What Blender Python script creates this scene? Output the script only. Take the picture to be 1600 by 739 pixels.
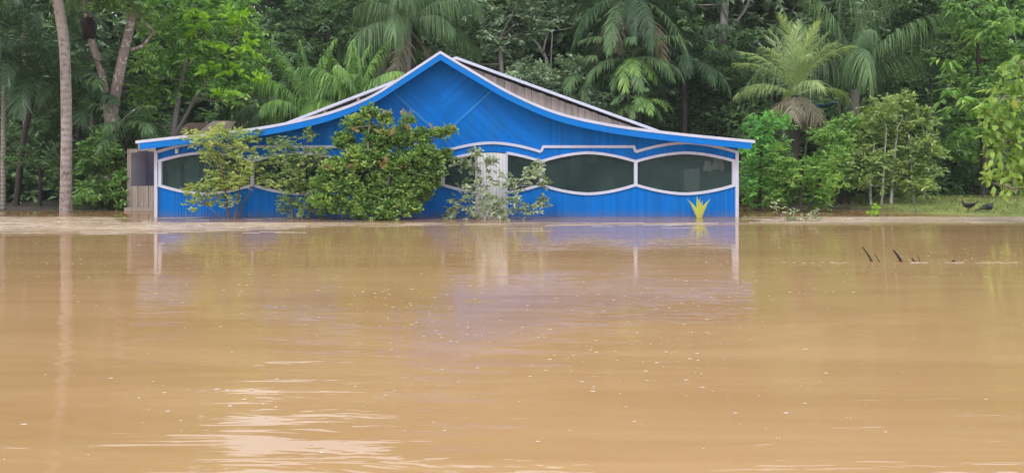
import bpy, math, random
import numpy as np
from mathutils import Vector

S = bpy.context.scene
R = math.radians
PI = math.pi
for o in list(bpy.data.objects):
    bpy.data.objects.remove(o)

# ------------------------------------------------------------------ camera, sky, sun, exposure
F = 1209.0            # focal length in photograph pixels
HZ = 262.0            # horizon row of the photograph
H = 1.337             # eye height above the flood water
cam_d = bpy.data.cameras.new('camera')
cam = bpy.data.objects.new('camera', cam_d)
S.collection.objects.link(cam)
cam.location = (0, 0, H)
cam.rotation_euler = (R(90), 0, 0)
cam_d.sensor_width = 36.0
cam_d.lens = 36.0 * F / 1600.0
cam_d.shift_y = -(369.5 - HZ) / 1600.0
cam_d.clip_start = 0.05
cam_d.clip_end = 3000
S.camera = cam

SUN_EL, SUN_AZ = 48.0, 205.0      # high sun behind thin cloud, from behind the photographer and a little to the left
w = bpy.data.worlds.new('World')
S.world = w
w.use_nodes = True
nt = w.node_tree
nt.nodes.clear()
out = nt.nodes.new('ShaderNodeOutputWorld')
bg = nt.nodes.new('ShaderNodeBackground')
sky = nt.nodes.new('ShaderNodeTexSky')
sky.sky_type = 'NISHITA'
sky.sun_disc = False
sky.sun_elevation = R(SUN_EL)
sky.sun_rotation = R(SUN_AZ)
sky.dust_density = 4.0
sky.ozone_density = 1.0
mixw = nt.nodes.new('ShaderNodeMix')
mixw.data_type = 'RGBA'
mixw.inputs[0].default_value = 0.80
mixw.inputs[7].default_value = (12.4, 12.7, 13.9, 1)      # the even white cloud sheet
nt.links.new(sky.outputs[0], mixw.inputs[6])
nt.links.new(mixw.outputs[2], bg.inputs['Color'])
bg.inputs['Strength'].default_value = 0.10
nt.links.new(bg.outputs[0], out.inputs['Surface'])

sun_d = bpy.data.lights.new('sun', 'SUN')
sun_d.energy = 0.9
sun_d.angle = R(14)
sun_d.color = (1.0, 0.97, 0.93)
sun = bpy.data.objects.new('sun', sun_d)
S.collection.objects.link(sun)
_a = R(SUN_AZ)
_dir = Vector((math.sin(_a) * math.cos(R(SUN_EL)), math.cos(_a) * math.cos(R(SUN_EL)), math.sin(R(SUN_EL))))
sun.rotation_euler = (-_dir).to_track_quat('-Z', 'Y').to_euler()

S.view_settings.view_transform = 'Standard'
S.view_settings.look = 'None'
S.view_settings.gamma = 1.0
S.view_settings.exposure = 0.45

# ------------------------------------------------------------------ helpers
rs = np.random.RandomState(11)
random.seed(11)
C = S.collection.objects

def P(px, py, D):
    """a point at D metres from the shore line of the camera, from its place in the photograph"""
    return np.array([(px - 800.0) / F * D, D, H + (HZ - py) / F * D])

def mesh_np(name, verts, faces, smooth=False, mats=()):
    """verts (N,3); faces: (M,k) array or list of arrays/lists"""
    verts = np.asarray(verts, dtype=np.float32)
    me = bpy.data.meshes.new(name)
    if isinstance(faces, np.ndarray):
        m, k = faces.shape
        me.vertices.add(len(verts))
        me.vertices.foreach_set('co', verts.ravel())
        me.loops.add(m * k)
        me.loops.foreach_set('vertex_index', faces.astype(np.int32).ravel())
        me.polygons.add(m)
        me.polygons.foreach_set('loop_start', np.arange(0, m * k, k, dtype=np.int32))
        me.update(calc_edges=True)
    else:
        me.from_pydata(verts.tolist(), [], [list(map(int, f)) for f in faces])
        me.update()
    if smooth:
        me.polygons.foreach_set('use_smooth', np.ones(len(me.polygons), dtype=bool))
    for mt in mats:
        me.materials.append(mt)
    return me

def link(name, me, parent=None, loc=None):
    o = bpy.data.objects.new(name, me)
    C.link(o)
    if parent is not None:
        o.parent = parent
    if loc is not None:
        o.location = loc
    return o

def tag(o, label=None, cat=None, group=None, kind=None):
    if label: o['label'] = label
    if cat: o['category'] = cat
    if group: o['group'] = group
    if kind: o['kind'] = kind
    return o

def thing(name, label, cat, loc=(0, 0, 0), group=None):
    o = bpy.data.objects.new(name, None)
    o.empty_display_size = 0.2
    C.link(o)
    o.location = tuple(float(v) for v in loc)
    return tag(o, label, cat, group)

def copy_tree(o, parent=None):
    c = o.copy()
    C.link(c)
    if parent is not None:
        c.parent = parent
    for ch in list(o.children):
        copy_tree(ch, c)
    return c

class MB:
    """collects boxes, tubes and plates, links them as ONE mesh"""
    def __init__(s): s.v, s.f = [], []
    def add(s, v, f):
        n = len(s.v)
        s.v.extend([tuple(map(float, q)) for q in v])
        s.f.extend([[int(i) + n for i in q] for q in f])
    def box(s, a, b):
        x0, y0, z0 = a; x1, y1, z1 = b
        s.add([(x0,y0,z0),(x1,y0,z0),(x1,y1,z0),(x0,y1,z0),(x0,y0,z1),(x1,y0,z1),(x1,y1,z1),(x0,y1,z1)],
              [(0,3,2,1),(4,5,6,7),(0,1,5,4),(1,2,6,5),(2,3,7,6),(3,0,4,7)])
    def prism(s, poly, y0, y1):
        """polygon of (x,z) extruded from y0 (front) to y1"""
        n = len(poly)
        v = [(x, y0, z) for x, z in poly] + [(x, y1, z) for x, z in poly]
        f = [list(range(n)), list(range(2*n-1, n-1, -1))]
        f += [(i, i+n, (i+1) % n + n, (i+1) % n) for i in range(n)]
        s.add(v, f)
    def tube(s, pts, rad, sides=7):
        v, f = tube(pts, rad, sides)
        s.add(v, f)
    def build(s, name, mat, parent=None, smooth=False):
        off = np.array(world_loc(parent)) if parent is not None else 0
        me = mesh_np(name, np.array(s.v) - off, s.f, smooth, (mat,) if mat else ())
        return link(name, me, parent)

def world_loc(o):
    l = Vector((0, 0, 0))
    while o is not None:
        l = l + o.location
        o = o.parent
    return l

def tube(pts, rad, sides=7):
    pts = np.asarray(pts, float)
    n = len(pts)
    rad = np.interp(np.linspace(0, 1, n), np.linspace(0, 1, len(rad)), rad)
    v, f = [], []
    prev = None
    for i in range(n):
        t = pts[min(i+1, n-1)] - pts[max(i-1, 0)]
        t /= (np.linalg.norm(t) + 1e-9)
        ref = np.array([1.0, 0, 0]) if abs(t[0]) < 0.9 else np.array([0, 1.0, 0])
        a = np.cross(t, ref) if prev is None else prev - t * np.dot(prev, t)
        a /= np.linalg.norm(a) + 1e-9
        b = np.cross(t, a)
        prev = a
        for k in range(sides):
            th = 2 * PI * k / sides
            v.append(pts[i] + rad[i] * (math.cos(th) * a + math.sin(th) * b))
    for i in range(n-1):
        for k in range(sides):
            k2 = (k+1) % sides
            f.append((i*sides+k, i*sides+k2, (i+1)*sides+k2, (i+1)*sides+k))
    f.append(tuple(range((n-1)*sides, n*sides)))
    return v, f

def smooth_path(pts, n=16):
    """Catmull-Rom through the points"""
    p = np.asarray(pts, float)
    p = np.vstack([2*p[0]-p[1], p, 2*p[-1]-p[-2]])
    segs = len(p) - 3
    res = []
    for i in range(segs):
        a, b, c, d = p[i], p[i+1], p[i+2], p[i+3]
        k = max(2, n // segs)
        for t in np.linspace(0, 1, k, endpoint=False):
            res.append(0.5*((2*b) + (-a+c)*t + (2*a-5*b+4*c-d)*t*t + (-a+3*b-3*c+d)*t**3))
    res.append(p[-2])
    return np.array(res)

def unit(v):
    return v / (np.linalg.norm(v, axis=-1, keepdims=True) + 1e-9)

# ------------------------------------------------------------------ materials
def new_mat(name):
    m = bpy.data.materials.new(name)
    m.use_nodes = True
    t = m.node_tree
    return m, t, t.nodes['Principled BSDF'], t.nodes['Material Output']

def ramp(t, stops, src, interp='LINEAR'):
    r = t.nodes.new('ShaderNodeValToRGB')
    r.color_ramp.interpolation = interp
    e = r.color_ramp.elements
    while len(e) < len(stops): e.new(0.5)
    for i, (p, c) in enumerate(stops):
        e[i].position = p
        e[i].color = (*c, 1)
    t.links.new(src, r.inputs[0])
    return r.outputs[0]

def noise(t, scale, detail=4, rough=0.55, vec=None, dist=0.0):
    n = t.nodes.new('ShaderNodeTexNoise')
    n.inputs['Scale'].default_value = scale
    n.inputs['Detail'].default_value = detail
    n.inputs['Roughness'].default_value = rough
    n.inputs['Distortion'].default_value = dist
    if vec is not None: t.links.new(vec, n.inputs['Vector'])
    return n.outputs[0]

def geo_pos(t, scale=(1, 1, 1)):
    g = t.nodes.new('ShaderNodeNewGeometry')
    m = t.nodes.new('ShaderNodeMapping')
    m.inputs['Scale'].default_value = scale
    t.links.new(g.outputs['Position'], m.inputs['Vector'])
    return m.outputs[0]

def obj_pos(t, scale=(1, 1, 1)):
    g = t.nodes.new('ShaderNodeTexCoord')
    m = t.nodes.new('ShaderNodeMapping')
    m.inputs['Scale'].default_value = scale
    t.links.new(g.outputs['Object'], m.inputs['Vector'])
    return m.outputs[0]

def mixc(t, fac, a, b, mode='MIX'):
    m = t.nodes.new('ShaderNodeMix')
    m.data_type = 'RGBA'
    m.blend_type = mode
    for sock, val in ((0, fac), (6, a), (7, b)):
        if hasattr(val, 'node'): t.links.new(val, m.inputs[sock])
        elif isinstance(val, (int, float)): m.inputs[sock].default_value = val
        else: m.inputs[sock].default_value = (*val, 1)
    return m.outputs[2]

def math_n(t, op, a, b=None, c=None, clamp=False):
    m = t.nodes.new('ShaderNodeMath')
    m.operation = op
    m.use_clamp = clamp
    for i, val in enumerate((a, b, c)):
        if val is None: continue
        if hasattr(val, 'node'): t.links.new(val, m.inputs[i])
        else: m.inputs[i].default_value = val
    return m.outputs[0]

def bump(t, height, strength, dist, bsdf):
    b = t.nodes.new('ShaderNodeBump')
    b.inputs['Strength'].default_value = strength
    b.inputs['Distance'].default_value = dist
    t.links.new(height, b.inputs['Height'])
    t.links.new(b.outputs[0], bsdf.inputs['Normal'])

def leaf_mat(name, cols, clump=0.7, rough=0.45, trans=0.45, spec=0.5, gain=2.6, mute=0.22):
    """cols: dark to light leaf colours; each leaf draws its own, whole sprays lean older or younger"""
    m, t, b, o = new_mat(name)
    g = t.nodes.new('ShaderNodeNewGeometry')
    n = noise(t, clump, 3, 0.6, geo_pos(t))
    f = math_n(t, 'ADD', math_n(t, 'MULTIPLY', g.outputs['Random Per Island'], 0.75),
               math_n(t, 'MULTIPLY_ADD', n, 1.9, -0.85))
    f = math_n(t, 'MULTIPLY', f, 1.0, clamp=True)
    def soft(c):
        l_ = 0.3 * c[0] + 0.6 * c[1] + 0.1 * c[2]
        return tuple(min(0.7, gain * (v + (l_ * q - v) * mute)) for v, q in zip(c, (1.0, 0.96, 0.72)))
    cols = [soft(c) for c in cols]
    k = len(cols)
    col = ramp(t, [(i / (k - 1), c) for i, c in enumerate(cols)], f)
    t.links.new(col, b.inputs['Base Color'])
    b.inputs['Roughness'].default_value = rough
    b.inputs['Specular IOR Level'].default_value = spec
    tr = t.nodes.new('ShaderNodeBsdfTranslucent')
    t.links.new(mixc(t, 1.0, col, (1.0, 1.05, 0.65), 'MULTIPLY'), tr.inputs[0])
    mx = t.nodes.new('ShaderNodeMixShader')
    mx.inputs[0].default_value = trans
    t.links.new(b.outputs[0], mx.inputs[1])
    t.links.new(tr.outputs[0], mx.inputs[2])
    t.links.new(mx.outputs[0], o.inputs[0])
    return m

def bark_mat(name, c1, c2, spots=None, rings=0.0, scale=3.0):
    m, t, b, o = new_mat(name)
    n = noise(t, scale, 6, 0.65, geo_pos(t, (1, 1, 0.35)))
    col = ramp(t, [(0.3, c1), (0.7, c2)], n)
    if spots:
        n2 = noise(t, scale * 2.3, 3, 0.5, geo_pos(t, (1, 1, 0.8)))
        msk = ramp(t, [(0.56, (0, 0, 0)), (0.62, (1, 1, 1))], n2)
        col = mixc(t, msk, col, spots)
    h = n
    if rings:
        wv = t.nodes.new('ShaderNodeTexWave')
        wv.bands_direction = 'Z'
        wv.inputs['Scale'].default_value = rings
        wv.inputs['Distortion'].default_value = 1.2
        wv.inputs['Detail'].default_value = 2
        t.links.new(geo_pos(t), wv.inputs['Vector'])
        col = mixc(t, math_n(t, 'MULTIPLY', wv.outputs['Fac'], 0.12), col, tuple(v * 0.6 for v in c1))
        h = math_n(t, 'ADD', n, wv.outputs['Fac'])
    t.links.new(col, b.inputs['Base Color'])
    b.inputs['Roughness'].default_value = 0.85
    bump(t, h, 0.5, 0.03, b)
    return m

def paint_mat(name, col, worn, amount=0.45, rough=0.55, streak=True, vary=0.10, tide=False):
    m, t, b, o = new_mat(name)
    g = t.nodes.new('ShaderNodeNewGeometry')
    n = noise(t, 1.3, 6, 0.65, geo_pos(t, (3.0, 1, 0.5) if streak else (1, 1, 1)))
    n2 = noise(t, 14.0, 4, 0.6, geo_pos(t, (1, 1, 0.12) if streak else (1, 1, 1)))
    f = ramp(t, [(0.45, (0, 0, 0)), (0.75, (1, 1, 1))], n)
    f = math_n(t, 'MULTIPLY', math_n(t, 'MULTIPLY', f, n2), amount * 1.6, clamp=True)
    c = mixc(t, f, col, worn)
    if tide:     # silt splashed and soaked into the boards just above the flood
        sz = t.nodes.new('ShaderNodeSeparateXYZ')
        t.links.new(g.outputs['Position'], sz.inputs[0])
        lev = math_n(t, 'ADD', sz.outputs[2], math_n(t, 'MULTIPLY_ADD', noise(t, 5.0, 4, 0.6, geo_pos(t, (1.5, 1, 0.4))), -0.30, 0.12))
        mr = t.nodes.new('ShaderNodeMapRange')
        t.links.new(lev, mr.inputs[0])
        mr.inputs[1].default_value = 0.16; mr.inputs[2].default_value = 0.0
        c = mixc(t, math_n(t, 'MULTIPLY', mr.outputs[0], 0.45), c, (0.12, 0.13, 0.20))
    v = math_n(t, 'MULTIPLY_ADD', g.outputs['Random Per Island'], 2 * vary, 1 - vary)
    vv = t.nodes.new('ShaderNodeCombineColor')
    for i in range(3): t.links.new(v, vv.inputs[i])
    c = mixc(t, 1.0, c, vv.outputs[0], 'MULTIPLY')
    t.links.new(c, b.inputs['Base Color'])
    b.inputs['Roughness'].default_value = rough
    b.inputs['Specular IOR Level'].default_value = 0.10
    bump(t, n2, 0.25, 0.004, b)
    return m

def wood_mat(name, c1, c2, stain=(0.06, 0.045, 0.035), vary=0.2):
    m, t, b, o = new_mat(name)
    oi = t.nodes.new('ShaderNodeObjectInfo')
    g = t.nodes.new('ShaderNodeNewGeometry')
    n = noise(t, 9.0, 6, 0.6, geo_pos(t, (2.5, 1, 0.12)))
    c = ramp(t, [(0.3, c1), (0.7, c2)], n)
    s = noise(t, 1.1, 5, 0.65, geo_pos(t, (1.5, 1, 1)))
    c = mixc(t, math_n(t, 'MULTIPLY', ramp(t, [(0.55, (0, 0, 0)), (0.8, (1, 1, 1))], s), 0.6), c, stain)
    r = math_n(t, 'ADD', oi.outputs['Random'], g.outputs['Random Per Island'])
    r = math_n(t, 'FRACT', r)
    v = math_n(t, 'MULTIPLY_ADD', r, 2 * vary, 1 - vary)
    vv = t.nodes.new('ShaderNodeCombineColor')
    for i in range(3): t.links.new(v, vv.inputs[i])
    c = mixc(t, 1.0, c, vv.outputs[0], 'MULTIPLY')
    t.links.new(c, b.inputs['Base Color'])
    b.inputs['Roughness'].default_value = 0.9
    bump(t, n, 0.5, 0.006, b)
    return m

def plain_mat(name, col, rough=0.8, nscale=6.0, amt=0.25, metal=0.0):
    m, t, b, o = new_mat(name)
    n = noise(t, nscale, 4, 0.6, geo_pos(t))
    c = ramp(t, [(0.3, tuple(v * (1 - amt) for v in col)), (0.7, tuple(min(1, v * (1 + amt)) for v in col))], n)
    t.links.new(c, b.inputs['Base Color'])
    b.inputs['Roughness'].default_value = rough
    b.inputs['Metallic'].default_value = metal
    return m

M = {}
M['blue'] = paint_mat('blue_paint', (0.0005, 0.150, 0.545), (0.014, 0.13, 0.36), 0.75, 0.55, vary=0.12, tide=True)
M['blue_trim'] = paint_mat('blue_fascia_paint', (0.002, 0.155, 0.54), (0.02, 0.15, 0.38), 0.7, 0.5)
M['blue_pale'] = paint_mat('faded_blue_trim_paint', (0.02, 0.20, 0.56), (0.06, 0.22, 0.45), 0.5, 0.55)
M['white'] = paint_mat('white_trim_paint', (0.53, 0.54, 0.65), (0.38, 0.38, 0.42), 0.6, 0.5, vary=0.04)
M['door'] = paint_mat('pale_door_paint', (0.68, 0.68, 0.70), (0.42, 0.39, 0.37), 0.6, 0.6, vary=0.06)
M['wood'] = wood_mat('weathered_boards', (0.23, 0.185, 0.165), (0.37, 0.31, 0.285))
M['wood_wing'] = wood_mat('weathered_wing_boards', (0.20, 0.165, 0.135), (0.33, 0.285, 0.245))
M['wood_dark'] = wood_mat('dark_timber', (0.05, 0.035, 0.03), (0.10, 0.07, 0.055))
M['shed_roof'] = wood_mat('pale_shed_roof_boards', (0.33, 0.26, 0.19), (0.50, 0.41, 0.31))
M['rust'] = wood_mat('red_brown_shed_wall', (0.075, 0.042, 0.032), (0.14, 0.08, 0.06))
M['metal_roof'] = plain_mat('roof_sheet', (0.55, 0.54, 0.55), 0.5, 2.0, 0.2)
M['inner'] = plain_mat('inner_wall_paint', (0.075, 0.16, 0.14), 0.8, 1.2, 0.35)
M['panel'] = plain_mat('green_panel_paint', (0.14, 0.33, 0.24), 0.8, 1.2, 0.2)
M['dull'] = plain_mat('dull_cupboard', (0.26, 0.27, 0.26), 0.7, 1.5, 0.25)
M['lilac'] = plain_mat('lilac_inner_wall', (0.55, 0.55, 0.68), 0.8, 1.0, 0.1)  # lighter copy of the wing's lilac: light from the opening put into the colour
M['lilac_dark'] = plain_mat('dim_lilac_back_wall', (0.16, 0.155, 0.23), 0.85, 1.5, 0.25)  # darker copy of the same lilac: the room's shade put into the colour
M['cloth'] = plain_mat('pale_cloth', (0.55, 0.55, 0.50), 0.9, 5.0, 0.2)
M['blue_tarp'] = plain_mat('blue_tarp', (0.08, 0.25, 0.55), 0.5, 3.0, 0.2)
M['foam'] = plain_mat('foam', (0.58, 0.49, 0.38), 0.7, 20.0, 0.06)
M['snag'] = bark_mat('wet_dead_wood', (0.02, 0.013, 0.01), (0.06, 0.04, 0.03))
M['feather'] = plain_mat('black_feathers', (0.012, 0.011, 0.013), 0.45, 25.0, 0.4)
M['comb'] = plain_mat('red_comb', (0.25, 0.03, 0.02), 0.5)
M['nest'] = plain_mat('termite_nest_clay', (0.02, 0.014, 0.011), 0.95, 12.0, 0.4)

M['bark_palm'] = bark_mat('palm_bark', (0.22, 0.18, 0.16), (0.37, 0.31, 0.29), (0.17, 0.135, 0.12), 1.7, 4.0)
M['bark_thin'] = bark_mat('thin_palm_bark', (0.13, 0.115, 0.095), (0.26, 0.235, 0.20), None, 2.5, 5.0)
M['bark_lichen'] = bark_mat('lichen_bark', (0.16, 0.115, 0.10), (0.31, 0.235, 0.21), (0.48, 0.46, 0.43), 0, 4.0)
M['bark_grey'] = bark_mat('grey_bark', (0.15, 0.13, 0.115), (0.29, 0.26, 0.24), None, 0, 3.0)
M['bark_pale'] = bark_mat('pale_bark', (0.30, 0.28, 0.25), (0.50, 0.47, 0.43), (0.17, 0.15, 0.13), 0, 5.0)
M['bark_dark'] = bark_mat('dark_bark', (0.02, 0.016, 0.013), (0.055, 0.042, 0.034), None, 0, 4.0)
M['bark_brown'] = bark_mat('brown_twigs', (0.08, 0.05, 0.04), (0.16, 0.11, 0.085), None, 0, 8.0)

M['lf_dark'] = leaf_mat('dark_leaves', [(0.016, 0.040, 0.016), (0.032, 0.078, 0.026), (0.065, 0.13, 0.042), (0.10, 0.18, 0.06)], 0.55)
M['lf_mid'] = leaf_mat('mid_green_leaves', [(0.022, 0.055, 0.014), (0.045, 0.11, 0.022), (0.085, 0.18, 0.035), (0.14, 0.25, 0.05)], 0.6)
M['lf_bright'] = leaf_mat('bright_green_leaves', [(0.028, 0.075, 0.012), (0.06, 0.15, 0.02), (0.11, 0.24, 0.03), (0.19, 0.34, 0.04)], 0.7)
M['lf_grey'] = leaf_mat('grey_green_leaves', [(0.03, 0.058, 0.032), (0.058, 0.10, 0.052), (0.10, 0.155, 0.085), (0.16, 0.22, 0.13)], 0.6, 0.4, 0.35, 0.6, 2.9)
M['lf_vivid'] = leaf_mat('vivid_green_leaves', [(0.02, 0.09, 0.018), (0.045, 0.18, 0.026), (0.09, 0.28, 0.035), (0.16, 0.38, 0.045)], 0.9)
M['lf_lime'] = leaf_mat('lime_leaves', [(0.20, 0.40, 0.02), (0.30, 0.54, 0.025), (0.40, 0.64, 0.04)], 1.0, 0.45, 0.5, gain=1.0, mute=0.0)
M['lf_yel'] = leaf_mat('yellowish_shrub_leaves', [(0.08, 0.12, 0.025), (0.15, 0.20, 0.04), (0.23, 0.28, 0.055), (0.32, 0.35, 0.075)], 2.0)
M['lf_olive'] = leaf_mat('olive_shrub_leaves', [(0.05, 0.09, 0.024), (0.095, 0.15, 0.04), (0.15, 0.22, 0.055), (0.24, 0.29, 0.08)], 2.0)
M['lf_gloss'] = leaf_mat('glossy_shrub_leaves', [(0.024, 0.056, 0.014), (0.052, 0.115, 0.024), (0.11, 0.20, 0.036), (0.23, 0.34, 0.055)], 3.2, 0.38, 0.4, 0.5, 2.7, 0.15)
M['lf_red'] = leaf_mat('reddish_new_leaves', [(0.36, 0.22, 0.08), (0.48, 0.26, 0.13), (0.40, 0.36, 0.08), (0.5, 0.33, 0.2)], 2.0, gain=1.0)
M['lf_silver'] = leaf_mat('silvery_leaves', [(0.06, 0.09, 0.045), (0.11, 0.15, 0.075), (0.18, 0.23, 0.11), (0.33, 0.38, 0.22)], 2.0, 0.4, 0.25, 0.7)
M['lf_big'] = leaf_mat('big_yellow_green_leaves', [(0.09, 0.20, 0.02), (0.16, 0.32, 0.03), (0.27, 0.44, 0.04), (0.44, 0.55, 0.05)], 1.3, 0.45, 0.5, gain=1.25)
M['lf_yellow'] = leaf_mat('yellowed_leaves', [(0.45, 0.38, 0.03), (0.55, 0.48, 0.05)], 1.3, gain=1.0)
M['lf_sprout'] = leaf_mat('sprout_blades', [(0.55, 0.66, 0.14), (0.74, 0.74, 0.14), (0.85, 0.72, 0.06)], 3.0, 0.4, 0.4, gain=1.0, mute=0.0)
M['fr_dark'] = leaf_mat('dark_fronds', [(0.012, 0.040, 0.016), (0.025, 0.070, 0.025), (0.045, 0.105, 0.035)], 0.5, 0.4, 0.25, 0.3, 1.75)
M['fr_mid'] = leaf_mat('mid_fronds', [(0.028, 0.068, 0.024), (0.055, 0.12, 0.038), (0.10, 0.19, 0.055)], 0.6, 0.4, 0.3, 0.3, 1.75)
M['fr_light'] = leaf_mat('light_fronds', [(0.05, 0.12, 0.025), (0.10, 0.20, 0.035), (0.17, 0.29, 0.05)], 0.6, 0.4, 0.4, 0.3, 2.1)
M['fr_low'] = leaf_mat('broad_fronds', [(0.04, 0.11, 0.025), (0.09, 0.19, 0.04), (0.18, 0.31, 0.05)], 0.6, 0.4, 0.45, 0.35, 2.2)
M['fr_coco'] = leaf_mat('coconut_fronds', [(0.08, 0.125, 0.045), (0.14, 0.20, 0.07), (0.22, 0.29, 0.10)], 0.9, 0.4, 0.4)
M['fr_dry'] = leaf_mat('dry_fronds', [(0.14, 0.10, 0.06), (0.24, 0.185, 0.11), (0.33, 0.27, 0.17)], 0.9, 0.7, 0.2, gain=1.0)
M['fr_dryp'] = leaf_mat('pale_dry_fronds', [(0.19, 0.17, 0.10), (0.28, 0.25, 0.16), (0.36, 0.33, 0.22)], 0.9, 0.7, 0.2, gain=1.0)
M['spathe'] = plain_mat('pale_spathe', (0.45, 0.43, 0.16), 0.6)

# insect screen in the windows: a real dark mesh one can see through dimly
def screen_mat():
    m, t, b, o = new_mat('window_screen')
    n = noise(t, 1.6, 4, 0.6, geo_pos(t))
    c = ramp(t, [(0.3, (0.014, 0.040, 0.040)), (0.7, (0.048, 0.096, 0.086))], n)
    t.links.new(c, b.inputs['Base Color'])
    b.inputs['Roughness'].default_value = 0.25
    b.inputs['Specular IOR Level'].default_value = 0.25
    tr = t.nodes.new('ShaderNodeBsdfTransparent')
    mx = t.nodes.new('ShaderNodeMixShader')
    mx.inputs[0].default_value = 0.42
    t.links.new(tr.outputs[0], mx.inputs[1])
    t.links.new(b.outputs[0], mx.inputs[2])
    t.links.new(mx.outputs[0], o.inputs[0])
    return m
M['screen'] = screen_mat()

def water_mat():
    m, t, b, o = new_mat('muddy_flood_water')
    g = t.nodes.new('ShaderNodeNewGeometry')
    sx = t.nodes.new('ShaderNodeSeparateXYZ')
    t.links.new(g.outputs['Position'], sx.inputs[0])
    mud = noise(t, 0.5, 6, 0.68, geo_pos(t, (0.25, 1.5, 1)), 1.2)
    c = ramp(t, [(0.35, (0.435, 0.258, 0.114)), (0.65, (0.53, 0.328, 0.160))], mud)
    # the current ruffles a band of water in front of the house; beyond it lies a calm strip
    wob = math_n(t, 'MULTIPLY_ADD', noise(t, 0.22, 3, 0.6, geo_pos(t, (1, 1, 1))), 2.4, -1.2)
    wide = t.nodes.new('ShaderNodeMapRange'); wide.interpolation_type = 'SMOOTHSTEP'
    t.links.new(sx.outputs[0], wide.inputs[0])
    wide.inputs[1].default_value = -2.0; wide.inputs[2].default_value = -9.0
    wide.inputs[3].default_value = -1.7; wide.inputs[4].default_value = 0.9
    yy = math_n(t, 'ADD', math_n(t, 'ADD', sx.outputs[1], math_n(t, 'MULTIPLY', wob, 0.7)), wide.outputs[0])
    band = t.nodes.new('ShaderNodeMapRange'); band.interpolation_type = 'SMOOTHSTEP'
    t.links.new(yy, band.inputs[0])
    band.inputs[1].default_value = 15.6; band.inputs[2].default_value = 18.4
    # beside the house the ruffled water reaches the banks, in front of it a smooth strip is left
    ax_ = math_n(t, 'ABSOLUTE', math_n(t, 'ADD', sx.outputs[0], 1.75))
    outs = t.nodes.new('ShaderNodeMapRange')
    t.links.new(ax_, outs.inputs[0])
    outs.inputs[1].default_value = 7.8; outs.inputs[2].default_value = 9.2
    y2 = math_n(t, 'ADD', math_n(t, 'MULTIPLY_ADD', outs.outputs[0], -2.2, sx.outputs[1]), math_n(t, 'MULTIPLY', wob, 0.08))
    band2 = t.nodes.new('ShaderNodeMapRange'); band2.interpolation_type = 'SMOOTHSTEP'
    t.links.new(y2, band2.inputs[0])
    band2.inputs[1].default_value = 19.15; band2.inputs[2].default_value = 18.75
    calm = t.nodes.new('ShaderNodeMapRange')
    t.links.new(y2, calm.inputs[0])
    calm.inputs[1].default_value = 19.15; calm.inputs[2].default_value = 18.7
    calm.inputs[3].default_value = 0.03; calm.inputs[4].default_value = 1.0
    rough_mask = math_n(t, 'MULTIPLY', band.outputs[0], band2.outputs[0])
    # ripples: long low swell, ripples with crests along x, fine chop in patches
    swell = noise(t, 0.9, 2, 0.5, geo_pos(t, (0.45, 1.4, 1)), 0.6)
    rip = noise(t, 3.2, 3, 0.55, geo_pos(t, (0.28, 1.5, 1)), 0.5)
    fine = noise(t, 10.0, 2, 0.5, geo_pos(t, (0.16, 1.3, 1)), 0.3)
    patch = ramp(t, [(0.42, (0.25, 0.25, 0.25)), (0.66, (1, 1, 1))], noise(t, 0.16, 3, 0.6, geo_pos(t, (0.6, 1.6, 1)), 0.8))
    near = t.nodes.new('ShaderNodeMapRange')
    t.links.new(sx.outputs[1], near.inputs[0])
    near.inputs[1].default_value = 3.5; near.inputs[2].default_value = 8.0
    near.inputs[3].default_value = 3.8; near.inputs[4].default_value = 1.0
    h = math_n(t, 'ADD', math_n(t, 'MULTIPLY', math_n(t, 'MULTIPLY', swell, 0.0080), near.outputs[0]), math_n(t, 'MULTIPLY', math_n(t, 'MULTIPLY', rip, 0.0030), near.outputs[0]))
    h = math_n(t, 'ADD', h, math_n(t, 'MULTIPLY', math_n(t, 'MULTIPLY', fine, 0.0019), patch))
    chop = noise(t, 5.0, 3, 0.6, geo_pos(t, (0.5, 1.5, 1)), 0.6)
    h = math_n(t, 'MULTIPLY', h, calm.outputs[0])
    h = math_n(t, 'ADD', h, math_n(t, 'MULTIPLY', math_n(t, 'MULTIPLY', chop, rough_mask), 0.15))
    air_sheen = math_n(t, 'MULTIPLY', rough_mask, ramp(t, [(0.38, (0, 0, 0)), (0.62, (1, 1, 1))], noise(t, 2.2, 4, 0.65, geo_pos(t, (0.22, 1.6, 1)), 0.8)))
    col = mixc(t, math_n(t, 'MULTIPLY', air_sheen, 0.52), c, (0.60, 0.42, 0.26))  # aerated water, with the ruffles' sky reflection painted in as a paler colour
    t.nodes.remove(b)
    df = t.nodes.new('ShaderNodeBsdfDiffuse'); gl = t.nodes.new('ShaderNodeBsdfGlossy')
    fr_ = t.nodes.new('ShaderNodeFresnel'); fr_.inputs['IOR'].default_value = 1.80
    bp = t.nodes.new('ShaderNodeBump'); bp.inputs['Strength'].default_value = 1.0; bp.inputs['Distance'].default_value = 1.0
    t.links.new(h, bp.inputs['Height'])
    t.links.new(bp.outputs[0], gl.inputs['Normal'])
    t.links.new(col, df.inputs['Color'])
    t.links.new(math_n(t, 'MULTIPLY_ADD', air_sheen, 0.35, 0.02), gl.inputs['Roughness'])
    fac = math_n(t, 'MULTIPLY', fr_.outputs[0], math_n(t, 'MULTIPLY_ADD', air_sheen, -0.55, 1.0))
    mx = t.nodes.new('ShaderNodeMixShader')
    t.links.new(fac, mx.inputs[0]); t.links.new(df.outputs[0], mx.inputs[1]); t.links.new(gl.outputs[0], mx.inputs[2])
    t.links.new(mx.outputs[0], o.inputs[0])
    return m
M['water'] = water_mat()

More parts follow.
